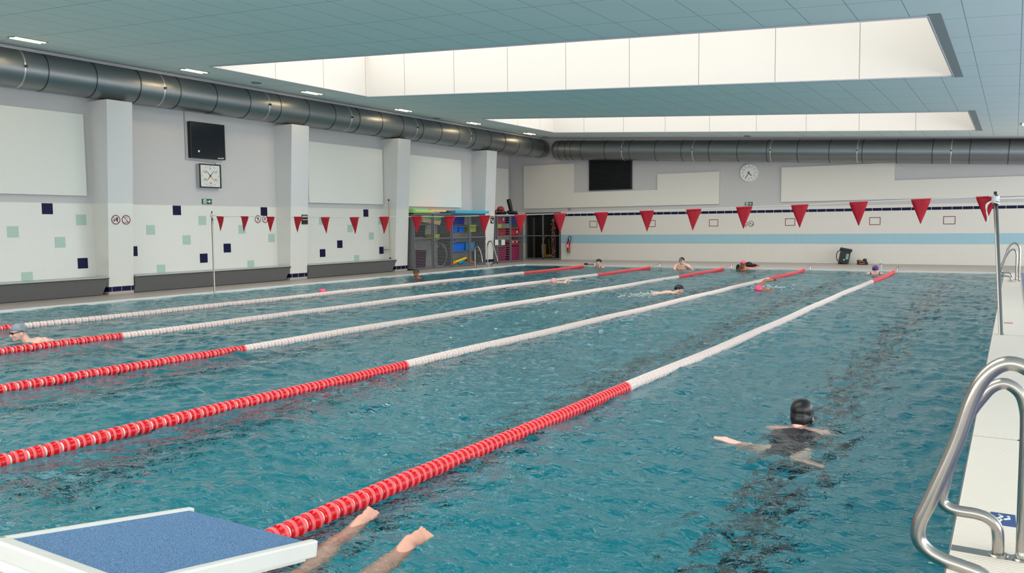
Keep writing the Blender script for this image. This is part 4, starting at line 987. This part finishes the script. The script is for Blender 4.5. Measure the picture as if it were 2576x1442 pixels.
# ================================================================== things on the far deck
r = thing('backpack', 'black roll-top backpack leaning against the far wall', 'backpack', (-4.9, 28.75, ED), (0, 0, .25))
T = Matrix.Rotation(.2, 4, 'Y') @ Matrix.Rotation(-.25, 4, 'X')
bm = bmesh.new(); box(bm, (-.17, -.12, .0), (.17, .1, .47), mtx=T, bevel=.035); o = finish('bag_body', bm, M_black, r)
bm = bmesh.new(); box(bm, (-.2, -.1, .47), (.2, .07, .56), mtx=T, bevel=.025); finish('rolled_top', bm, mat('roll_top', srgb(34, 34, 38), .6), r)
bm = bmesh.new(); box(bm, (.03, -.128, .16), (.12, -.119, .36), mtx=T); finish('side_pocket_patch', bm, mat('aqua_mesh', srgb(110, 160, 152), .6), r)
bm = bmesh.new(); disc(bm, T@Vector((-.01, -.125, .13)), .024, (0, 1, 0), .01, 16); finish('round_logo', bm, M_white, r)
bm = bmesh.new(); tube(bm, [T@Vector(p) for p in smooth_path([(-.16, -.05, .46), (-.26, -.08, .38), (-.27, -.08, .2), (-.19, -.06, .05)], 5)], .014, 8); finish('shoulder_strap', bm, M_black, r)
bm = bmesh.new()
for s in (-.13, .12): tube(bm, [T@Vector((s, -.1, .03)), Vector((s-.05, -.17, .006))], .008, 6)
finish('loose_strap_ends', bm, M_black, r)
r = thing('drawstring_bag', 'small crumpled black bag with orange print on the far deck', 'bag', (-4.25, 28.6, ED))
bm = bmesh.new(); 
for c, s in (((-.0, 0, .07), (.17, .09, .075)), ((.08, .02, .13), (.07, .05, .08)), ((-.1, 0, .12), (.08, .05, .05)), ((.13, 0, .05), (.06, .08, .05))): ball(bm, c, s)
box(bm, (-.17, -.08, 0), (.19, .08, .05), bevel=.02); box(bm, (.02, -.02, .12), (.14, .03, .2), bevel=.01); remesh(finish('bag_body', bm, M_black, r), .012, 1)
bm = bmesh.new()
tube(bm, smooth_path([(-.1, -.1, .1), (-.07, -.105, .15), (-.04, -.105, .1), (-.0, -.1, .14), (.04, -.1, .1), (.09, -.09, .1)], 4), .009, 6); tube(bm, [(-.09, -.1, .045), (.1, -.1, .045)], .01, 6); finish('orange_print', bm, mat('orange_print', srgb(226, 140, 96), .6), r)
r = thing('water_bottle', 'clear plastic water bottle standing on the far edge behind the purple cap', 'bottle', at(2216, 684, 2, ED).to_tuple()[:1]+(25.05, ED))
r.location.x = at(2216, 680, 1, 25.1).x
M_pet = mat('clear_bottle_plastic', srgb(196, 200, 204), .2)
bm = bmesh.new(); tube(bm, [(0, 0, z) for z in (0, .01, .08, .16, .21, .24, .265)], 0, 18, radii=[.03, .037, .036, .037, .034, .018, .014]); finish('bottle_body', bm, M_pet, r)
bm = bmesh.new(); tube(bm, [(0, 0, .265), (0, 0, .29)], .016, 14); finish('bottle_cap', bm, M_white, r)
bm = bmesh.new(); tube(bm, [(0, 0, .185), (0, 0, .2)], .038, 18); finish('bottle_band', bm, M_galvd, r)
p = at(1476, 669, 1, 25.25)
r = thing('swim_fins', 'pair of black swim fins lying on the far edge behind the leftmost rope end', 'fins', (p.x, 25.25, ED))
for s in (0, 1):
    bm = bmesh.new(); T = Matrix.Rotation(.2-.5*s, 4, 'Z'); poly_prism(bm, [T@Vector(q) for q in ((-.05, -.04, .0), (-.05, .04, 0), (.12, .06, .0), (.3, .09, .0), (.3, -.09, .0), (.12, -.06, 0))], Vector((0, 0, 1)), .018); ball(bm, T@Vector((-.03, 0, .03)), (.09, .05, .04)); finish('fin', bm, M_black, r)
p = at(1888, 678, 1, 25.2)
r = thing('kickboard', 'orange-red kickboard lying on the far edge under a black bag', 'kickboard', (p.x, 25.2, ED))
bm = bmesh.new(); poly_prism(bm, [Vector((.24*math.cos(a)**1 if True else 0, .15*math.sin(a), 0)) for a in (2*PI*k/24 for k in range(24))], Vector((0, 0, 1)), .035); finish('foam_board', bm, mat('coral_foam', srgb(250, 110, 90), .6), r)
r = thing('swim_bag', 'black mesh swim bag on top of the orange-red kickboard', 'bag', (p.x-.0, 25.2, ED+.037))
bm = bmesh.new(); ball(bm, (0, 0, .05), (.2, .11, .055)); ball(bm, (-.06, 0, .1), (.11, .08, .06)); ball(bm, (.12, .02, .05), (.09, .07, .045)); remesh(finish('bag_body', bm, mat('navy_black_mesh', srgb(18, 22, 30), .7), r), .012, 1)
bm = bmesh.new(); tube(bm, smooth_path([(.18, 0, .04), (.25, -.03, .05), (.28, 0, .02)], 4), .012, 6); finish('strap', bm, M_black, r)
p = at(1857, 674, 1, 24.45)
r = thing('hand_paddle', 'black hand paddle held upright at the water surface by the pink capped person', 'paddle', p)
bm = bmesh.new(); poly_prism(bm, [Vector((.075*math.cos(a), 0, .115*math.sin(a))) for a in (2*PI*k/20 for k in range(20))], Vector((0, 1, 0)), .02); finish('paddle_plate', bm, M_black, r)

# --- flat signs set in the coping
p = at(2519, 1307, 2, ED)
r = thing('depth_sign', 'blue tile sign with a white swimmer pictogram set in the right coping', 'sign', (p.x, p.y, ED), (0, 0, PI/2+.03))
bm = bmesh.new(); box(bm, (-.09, -.06, .0), (.09, .045, .003)); finish('sign_tile', bm, mat('tile_blue', srgb(36, 76, 132), .4), r)
bm = bmesh.new()
tube(bm, [(-.05, .01, .004), (-.02, .0, .004), (.0, .015, .004), (.03, -.005, .004), (.055, .01, .004)], .005, 6); tube(bm, [(-.01, -.01, .004), (.01, -.035, .004), (.03, -.03, .004)], .005, 6); ball(bm, (.045, -.03, .004), (.008, .008, .003)); finish('swimmer_pictogram', bm, M_white, r)
p = at(2537, 813, 2, ED)
r = thing('depth_sign', 'small red and white text tile set in the right coping near the pole', 'sign', (p.x, p.y, ED))
bm = bmesh.new(); box(bm, (-.052, -.06, .0), (.052, .06, .003)); finish('sign_tile', bm, mat('tile_dull_red', srgb(176, 90, 96), .5), r)
bm = bmesh.new()
for k in range(7): box(bm, (-.042+k*.0125, -.02, .003), (-.034+k*.0125, .02, .0038))
finish('lettering', bm, mat('tile_pale_text', srgb(226, 196, 190), .5), r)
# --- wooden pole in the bay corner
r = thing('rescue_pole', 'slim pale wooden rescue pole standing on the bench end beside the third pillar', 'pole', (-17.25, 19.0, .45))
a, b_ = Vector((0, 0, 0)), Vector((0, -.02, 1.93)); bm = bmesh.new(); tube(bm, [a, b_], .018, 12); finish('shaft', bm, mat('pale_wood', srgb(196, 180, 150), .6), r)
for t in (.0, 1.9): bm = bmesh.new(); tube(bm, [(0, -.01*t, t), (0, -.01*t, t+.05)], .026, 12); finish('rubber_end', bm, M_black, r)
bm = bmesh.new(); tube(bm, [(-.3, 0, 1.2), (.02, 0, 1.2)], .008, 6); tube(bm, [(-.3, 0, .3), (.02, 0, .3)], .008, 6); finish('wall_hook', bm, M_galvd, r)

# ================================================================== lockers
def leaf(parent, y0, y1, z0, z1, x, slats=True, open_=0, pitch=.052):
    """barred door leaf in the plane x"""
    M = Matrix.Translation((x, y0, z0)) @ Matrix.Rotation(open_, 4, 'Z'); w_, h_ = y1-y0, z1-z0; b = .018
    bm = bmesh.new()
    for a in (((-b, 0, 0), (b, 2*b, h_)), ((-b, w_-2*b, 0), (b, w_, h_)), ((-b, 2*b, 0), (b, w_-2*b, 2*b)), ((-b, 2*b, h_-2*b), (b, w_-2*b, h_)), ((-b, 2*b, h_*.54), (b, w_-2*b, h_*.54+2*b))): box(bm, *a, mtx=M)
    o = finish('door', bm, M_greymetal, parent)
    if slats:
        bm = bmesh.new(); z = .06
        while z < h_-.05:
            box(bm, (-.004, 2*b, z), (.004, w_-2*b, z+.014), mtx=M); z += pitch
        finish('horizontal_bars', bm, M_greymetal, o)
    bm = bmesh.new(); box(bm, (b, w_-.03, h_*.5), (b+.02, w_-.005, h_*.5+.07), mtx=M); finish('door_lock', bm, M_steel, o)
    return o
def locker(label, y0, y1, zt, xf=-16.92, xb=-17.56):
    r = thing('storage_locker', label, 'storage locker', (xf, y0, ED)); h = zt-ED; d = xb-xf; w_ = y1-y0; t = .03
    bm = bmesh.new()
    for yy in (0, w_-t): box(bm, (d, yy, 0), (0, yy+t, h))
    box(bm, (d, 0, h-t), (0, w_, h)); box(bm, (d, 0, 0), (0, w_, .03)); finish('frame', bm, M_greymetal, r)
    bm = bmesh.new(); box(bm, (d-.0, t, .03), (d+.02, w_-t, h-t)); finish('back_panel', bm, mat('locker_back', srgb(184, 184, 180), .7), r)
    return r, w_, h, d
r, w_, h, d = locker('tall grey barred storage locker full of foam noodles, blue tubs and hoops', 19.82, 24.2, 1.96)
for zz in (.55, 1.02, 1.45):
    bm = bmesh.new(); box(bm, (d+.02, 2.2, zz), (-.06, w_-.03, zz+.02)); finish('shelf', bm, M_greymetal, r)
bm = bmesh.new(); box(bm, (d+.02, .05, 1.02), (-.06, 2.17, 1.04)); finish('shelf', bm, M_greymetal, r)
bm = bmesh.new(); box(bm, (d, 2.17, 0), (-.03, 2.2, h-.03)); finish('divider', bm, M_greymetal, r)
for i, (a, b2, sl) in enumerate(((.03, 1.05, 1), (1.1, 2.14, 1), (2.2, 3.28, 0), (3.3, w_-.03, 1))): leaf(r, a, b2, .04, h-.04, .0, bool(sl), 0)
LX = -17.25
def lbox(name, label, cat, px0, py0, px1, py1, m, dx=.3, x=LX+.12, lid=None, group=None, notes=None, zsnap=None):
    a = at(px0, py1, 0, x); b_ = at(px1, py0, 0, x); w_ = (b_.y-a.y); h_ = b_.z-a.z; z0 = a.z if zsnap is None else zsnap
    r = thing(name, label, cat, (x-dx/2, (a.y+b_.y)/2, z0), group=group)
    bm = bmesh.new(); hw = w_/2; v0 = [(-dx/2*.92, -hw*.92, 0), (dx/2*.92, -hw*.92, 0), (dx/2*.92, hw*.92, 0), (-dx/2*.92, hw*.92, 0)]; v1 = [(p_[0]/.92, p_[1]/.92, h_*.88) for p_ in v0]
    A = [bm.verts.new(p_) for p_ in v0]; B = [bm.verts.new(p_) for p_ in v1]; bm.faces.new(A[::-1]); bm.faces.new(B)
    for k in range(4): bm.faces.new((A[k], A[(k+1) % 4], B[(k+1) % 4], B[k]))
    finish('tub_body', bm, m, r)
    bm = bmesh.new(); box(bm, (-dx/2-.008, -hw-.004, h_*.86), (dx/2+.008, hw+.004, h_), bevel=.006); finish('tub_lid', bm, lid or m, r)
    if notes:
        bm = bmesh.new()
        for (u, v, s_, q) in notes: box(bm, (dx/2*.97, hw*u-s_, h_*v-q), (dx/2+.006, hw*u+s_, h_*v+q))
        finish('front_label', bm, M_white, r)
    return r
M_blue = mat('bright_blue_plastic', srgb(20, 110, 222), .4); M_dblue = mat('deep_blue_plastic', srgb(8, 46, 130), .4); M_lblue = mat('light_blue_plastic', srgb(60, 150, 220), .4)
M_lime = mat('lime_plastic', srgb(196, 206, 60), .45); M_maroon = mat('maroon_plastic', srgb(132, 26, 72), .5); M_brick = mat('brick_red_plastic', srgb(168, 34, 48), .5)
g = 'coloured storage tubs in the lockers'
lbox('storage_tub', 'large deep blue tub on the top shelf of the wide locker', 'tub', 1136, 540, 1169, 565, M_dblue, group=g)
lbox('storage_tub', 'bright blue tub below the deep blue one, left of two', 'tub', 1134, 567, 1152, 584, M_blue, lid=M_dblue, group=g)
lbox('storage_tub', 'bright blue tub below the deep blue one, right of two', 'tub', 1154, 567, 1170, 584, M_blue, lid=M_dblue, group=g)
lbox('yellow_float_block', 'yellow float block with dark dots behind the rightmost leaf of the wide locker', 'float', 1179, 565, 1198, 584, M_lime, group=g)
lbox('storage_tub', 'lime green tub behind the second barred leaf', 'tub', 1089, 589, 1106, 605, M_lime, notes=[(.1, .5, .03, .04)], group=g)
lbox('storage_tub', 'small blue tub on the middle shelf of the wide locker', 'tub', 1132, 597, 1146, 607, M_blue, lid=M_dblue, group=g)
lbox('storage_tub', 'big open-fronted blue crate on the lower shelf of the wide locker', 'tub', 1133, 611, 1169, 636, M_blue, dx=.4, group=g)
lbox('storage_tub', 'blue crate behind the barred rightmost leaf of the wide locker', 'tub', 1172, 609, 1194, 633, M_lblue, dx=.4, group=g)
lbox('equipment_sack', 'dark purple sack heaped in the lower left of the wide locker', 'sack', 1034, 630, 1072, 679, mat('aubergine_fabric', srgb(74, 40, 62), .9), dx=.4)
lbox('equipment_sack', 'dark grey sack in the upper left of the wide locker', 'sack', 1036, 566, 1070, 597, mat('charcoal_fabric', srgb(48, 46, 48), .9), dx=.35)
# hoops
for k in range(3):
    bm = bmesh.new(); c = Vector((0, 0, 0)); R_ = .42-.03*k; pts = [Vector((0, R_*math.cos(a), R_*math.sin(a))) for a in (2*PI*q/40 for q in range(41))]; tube(bm, pts, .011, 6)
    tag(finish('plastic_hoop', bm, mat('pale_grey_hoop', srgb(176, 178, 178), .5), loc=(-17.08-.03*k, 21.5+.06*k, .09+R_)), 'pale grey plastic hoop standing behind the second barred leaf', 'hoop', 'pale hoops in the wide locker')
# noodles
NC = [('yellow', srgb(250, 196, 20)), ('orange', srgb(240, 130, 30)), ('green', srgb(40, 150, 80)), ('blue', srgb(30, 110, 190)), ('teal', srgb(20, 150, 150)), ('lime', srgb(150, 210, 90)), ('cream', srgb(226, 220, 180)), ('peach', srgb(248, 166, 120)), ('purple', srgb(90, 60, 160))]
ncol = {n: mat(n+'_foam', c, .7) for n, c in NC}
def noodle(color, label, a, b_, r_=.035, group=None, bow=0):
    a, b_ = Vector(a), Vector(b_); mid = (a+b_)/2+Vector((0, 0, bow)); bm = bmesh.new(); c = (a+b_)/2; tube(bm, [p-c for p in smooth_path([a, mid, b_], 5)], r_, 12)
    tag(finish('foam_noodle', bm, ncol[color], loc=c), label, 'foam noodle', group)
xx = -16.99
def nd(color, place, x0, y0, x1, y1, dx=0, bow=0, r_=.043, grp='foam noodles heaped in the bottom of the wide locker', X=-17.0, lift=.055): noodle(color, '%s foam noodle %s' % (color, place), at(x0, y0, 0, X+dx)+Vector((0, 0, lift)), at(x1, y1, 0, X+dx)+Vector((0, 0, lift)), r_, grp, bow)
nd('yellow', 'lying across the front of the heap, the longest one', 1137, 666, 1172, 653)
nd('orange', 'at the front left of the heap, lowest of the noodles', 1133, 670, 1146, 664, .03)
nd('green', 'slanting down at the left end of the heap', 1132, 653, 1146, 662, -.06)
nd('teal', 'in the middle of the heap below the long yellow one', 1154, 668, 1166, 659, .03)
nd('blue', 'at the bottom of the heap beside the middle door post', 1160, 669, 1171, 665, .0)
nd('purple', 'at the bottom left corner of the heap', 1131, 668, 1139, 673, .0)
nd('orange', 'behind the rightmost leaf, slanting down to the right', 1173, 656, 1194, 666, -.08)
nd('lime', 'sticking up behind the rightmost leaf', 1172, 660, 1183, 650, -.14)
for k, (c, y0, y1) in enumerate((('cream', 545, 546), ('lime', 550, 552), ('cream', 554, 558), ('peach', 557, 561), ('cream', 560, 564))):
    nd(c, 'in the fanned stack behind the second barred leaf, %s' % ('topmost', 'second from top', 'in the middle', 'second from bottom', 'lowest')[k], 1060, y0-4, 1110-k, y1, -.1, 0, .034, 'fanned stack of foam noodles', lift=0)
# foam mats on top of the locker
def mat_on(color, label, x0, x1, y0, y1, z, t, skew=0, m=None):
    bm = bmesh.new(); a = [(x0, y0, 0), (x1, y0+skew, 0), (x1, y1+skew, 0), (x0, y1, 0)]; c = Vector(((x0+x1)/2, (y0+y1)/2, 0)); poly_prism(bm, [Vector(p)-c for p in a], Vector((0, 0, 1)), t)
    bmesh.ops.recalc_face_normals(bm, faces=bm.faces); o = finish('foam_mat', bm, m, loc=(c.x, c.y, z)); tag(o, label, 'foam mat', 'foam mats on top of the wide locker')
ZM = 1.962
mat_on('l', 'light green foam mat, lowest of the stack over the leftmost leaf', -17.5, -16.9, 19.75, 20.9, ZM, .05, .05, ncol['lime'])
mat_on('y', 'pale yellow foam mat leaning over the light green one', -17.5, -16.92, 19.8, 21.5, ZM+.052, .04, .2, mat('pale_yellow_foam', srgb(238, 232, 150), .7))
mat_on('g', 'mint green foam mat at the top left of the locker stack', -17.5, -16.95, 19.78, 20.6, ZM+.094, .05, .1, mat('mint_foam', srgb(150, 220, 150), .7))
mat_on('o', 'peach orange foam mat pointing up to the right on the locker stack', -17.45, -17.0, 20.7, 22.0, ZM+.094, .04, .25, ncol['peach'])
mat_on('b', 'large sky blue foam mat overhanging the right end of the wide locker', -17.5, -16.8, 22.1, 24.28, ZM+.002, .1, .0, mat('sky_blue_foam', srgb(60, 178, 216), .6))

r, w_, h, d = locker('grey barred storage locker full of maroon and red tubs beside the last pillar', 25.06, 27.05, 1.95, -16.95)
for zz in (.86, 1.36):
    bm = bmesh.new(); box(bm, (d+.02, .03, zz), (-.04, w_-.03, zz+.02)); finish('shelf', bm, M_greymetal, r)
leaf(r, .0, w_/2-.01, .04, h-.04, .0, True, 0, .09); leaf(r, w_/2+.01, w_, .04, h-.04, .0, False)
lbox('storage_tub', 'maroon tub at the top left of the locker beside the pillar', 'tub', 1249, 542, 1272, 562, M_brick, notes=[(.5, .5, .04, .05)], group=g)
lbox('storage_tub', 'blue tub at the top right of the locker beside the pillar', 'tub', 1280, 542, 1298, 562, M_dblue, group=g)
lbox('storage_tub', 'small lime tub above the red tub in the locker beside the pillar', 'tub', 1250, 565, 1262, 573, M_lime, group=g)
lbox('storage_tub', 'red tub with dark contents in the upper left of the locker beside the pillar', 'tub', 1250, 575, 1272, 597, M_brick, group=g)
lbox('storage_tub', 'red tub in the upper right of the locker beside the pillar', 'tub', 1281, 575, 1307, 592, M_brick, notes=[(.5, .5, .04, .05)], group=g)
lbox('storage_tub', 'red lidded tub standing on the right maroon bin', 'tub', 1281, 602, 1308, 618, M_brick, notes=[(-.3, .6, .05, .04), (.4, .6, .05, .04)], group=g)
lbox('storage_bin', 'tall maroon bin in the lower left of the locker beside the pillar', 'bin', 1249, 620, 1273, 659, M_maroon, dx=.4, group=g)
lbox('storage_bin', 'tall maroon bin in the lower right of the locker beside the pillar', 'bin', 1281, 620, 1308, 659, M_maroon, dx=.4, group=g)
for k, (a, b2) in enumerate(((1246, 1254), (1262, 1271))):
    p0, p1 = at(a, 617, 0, -16.91), at(b2, 603, 0, -16.91); bm = bmesh.new(); box(bm, (0, -(p1.y-p0.y)/2, 0), (.004, (p1.y-p0.y)/2, p1.z-p0.z)); 
    bm2 = bmesh.new(); o = finish('notice_sheet', bm, M_white, loc=(-16.925, (p0.y+p1.y)/2, p0.z)); bm2.free(); tag(o, 'white paper notice on the locker beside the pillar, %s of two' % ('left', 'right')[k], 'notice')
p = at(1256, 532, 0, -17.2)
r = thing('gear_bag', 'red and black gear bag lying on top of the locker beside the last pillar', 'bag', (-17.2, p.y, 1.952))
bm = bmesh.new(); ball(bm, (0, 0, .1), (.16, .38, .1)); ball(bm, (0, .1, .2), (.12, .2, .13)); remesh(finish('bag_body', bm, M_brick, r), .02, 2)
bm = bmesh.new(); ball(bm, (.06, -.1, .1), (.14, .2, .11)); ball(bm, (.08, .2, .07), (.11, .16, .07)); remesh(finish('dark_side', bm, M_black, r), .02, 2)
p = at(1287, 532, 0, -17.2)
r = thing('harness_heap', 'black straps with one upright black tube on top of the locker', 'strap heap', (-17.2, p.y, 1.952))
bm = bmesh.new(); ball(bm, (0, 0, .08), (.14, .3, .08)); ball(bm, (0, .25, .06), (.1, .18, .06)); remesh(finish('strap_pile', bm, M_black, r), .02, 2)
bm = bmesh.new(); tube(bm, smooth_path([(0, -.02, .1), (-.02, -.06, .3), (-.06, -.14, .62)], 4), 0, 12, radii=[.07, .07, .075, .08, .085, .085, .085, .085, .08]); finish('upright_tube', bm, M_black, r)
bm = bmesh.new(); tube(bm, smooth_path([(0.02, -.5, .02), (0.02, -.25, .16), (.02, .0, .03), (.02, .3, .14), (.02, .45, .02)], 4), .018, 6); finish('loose_strap', bm, M_grille, r)

# cage in the far left corner
r = thing('store_doors', 'two grey framed glazed doors closing the dark equipment store in the far left corner', 'doors', (NA, YF-.01, ED)); w_, h = NB-NA, NH-ED
bm = bmesh.new()
for x_ in (0, w_-.05): box(bm, (x_, -.06, 0), (x_+.05, .1, h))
box(bm, (.05, -.06, h-.06), (w_-.05, .1, h)); finish('frame', bm, M_greymetal, r)
for k in range(2):
    x0 = .0+k*w_/2; x1 = x0+w_/2; b = .035; bm = bmesh.new()
    for a in (((x0, -.03, .02), (x0+b, 0, h)), ((x1-b, -.03, .02), (x1, 0, h)), ((x0, -.03, .02), (x1, 0, .06)), ((x0, -.03, h-.05), (x1, 0, h)), ((x0, -.03, 1.0), (x1, 0, 1.04))): box(bm, *a)
    o = finish('door', bm, M_greymetal, r); bm = bmesh.new(); box(bm, (x0+(w_/2-.05 if k == 0 else .02), -.045, .95), (x0+(w_/2-.01 if k == 0 else .05), -.03, 1.03)); finish('door_lock', bm, M_steel, o)
M_pane = bpy.data.materials.new('thin_door_glass'); M_pane.use_nodes = True; nt = M_pane.node_tree; nt.nodes.clear()
out = nt.nodes.new('ShaderNodeOutputMaterial'); mxs = nt.nodes.new('ShaderNodeMixShader'); tr = nt.nodes.new('ShaderNodeBsdfTransparent'); gs = nt.nodes.new('ShaderNodeBsdfGlossy'); gs.inputs['Roughness'].default_value = .05; fr_ = nt.nodes.new('ShaderNodeFresnel')
nt.links.new(fr_.outputs[0], mxs.inputs[0]); nt.links.new(tr.outputs[0], mxs.inputs[1]); nt.links.new(gs.outputs[0], mxs.inputs[2]); nt.links.new(mxs.outputs[0], out.inputs[0])
for k, o in enumerate([c for c in r.children if c.name.startswith('door')]):
    bm = bmesh.new(); quad(bm, [(k*w_/2+.03, -.015, .05), ((k+1)*w_/2-.03, -.015, .05), ((k+1)*w_/2-.03, -.015, h-.05), (k*w_/2+.03, -.015, h-.05)]); finish('glass_pane', bm, M_pane, o)
def cg(px, py, yy): return at(px, py, 1, yy)
a, b_ = cg(1333, 654, 29.9), cg(1345, 548, 29.9)
bm = bmesh.new(); box(bm, (-(b_.x-a.x)/2, -.02, 0), ((b_.x-a.x)/2, .02, 1.85)); tag(finish('pale_board', bm, mat('pale_board', srgb(150, 148, 142), .7), loc=((a.x+b_.x)/2, 29.9, .004)), 'pale upright board at the left inside the dark equipment store', 'board')
p = cg(1375, 655, 29.8); M_yel = mat('yellow_plastic', srgb(222, 178, 20), .5)
r = thing('yellow_trolley', 'yellow pool trolley standing inside the dark equipment store', 'trolley', (p.x, 29.8, .004))
bm = bmesh.new(); box(bm, (-.1, -.1, .1), (.28, .1, .22), bevel=.03); box(bm, (-.24, -.04, .2), (-.02, .02, .68), bevel=.02); finish('trolley_body', bm, M_yel, r)
bm = bmesh.new(); tube(bm, [(-.2, 0, .1), (-.2, 0, .72), (.0, 0, 1.1)], .014, 8); tube(bm, [(.16, 0, .2), (.12, 0, .9)], .012, 8); finish('trolley_handle', bm, M_yel, r)
for s in (-.2, .22): bm = bmesh.new(); disc(bm, (s, -.1, .07), .07, (0, 1, 0), .04, 16); finish('wheel', bm, M_black, r)
p = cg(1393, 655, 29.6)
r = thing('float_rope_bundle', 'red and white float rope hanging in a bundle inside the dark store', 'float rope', (p.x, 29.6, .06))
bm = bmesh.new(); rr = random.Random(5)
for k in range(90):
    z = rr.uniform(0, 1.62); w2 = .08+.08*math.exp(-((z-.3)/.12)**2); x = rr.gauss(0, w2*.6); ball(bm, (x, rr.uniform(-.05, .05), z+.06), rr.uniform(.02, .035), seg=7, ring=5, mi=0 if rr.random() < .72 else 1)
o = finish('hanging_floats', bm, [mat('orange_red_float', srgb(226, 54, 40), .5), M_wf], r); o['kind'] = 'stuff'
bm = bmesh.new()
for s in (-.07, .0, .06): tube(bm, smooth_path([(s*.3, 0, 1.75), (s, 0, 1.2), (s*1.3, 0, .6), (s*.8, 0, .03)], 5), .007, 6)
finish('hanging_cord', bm, M_cord, r)
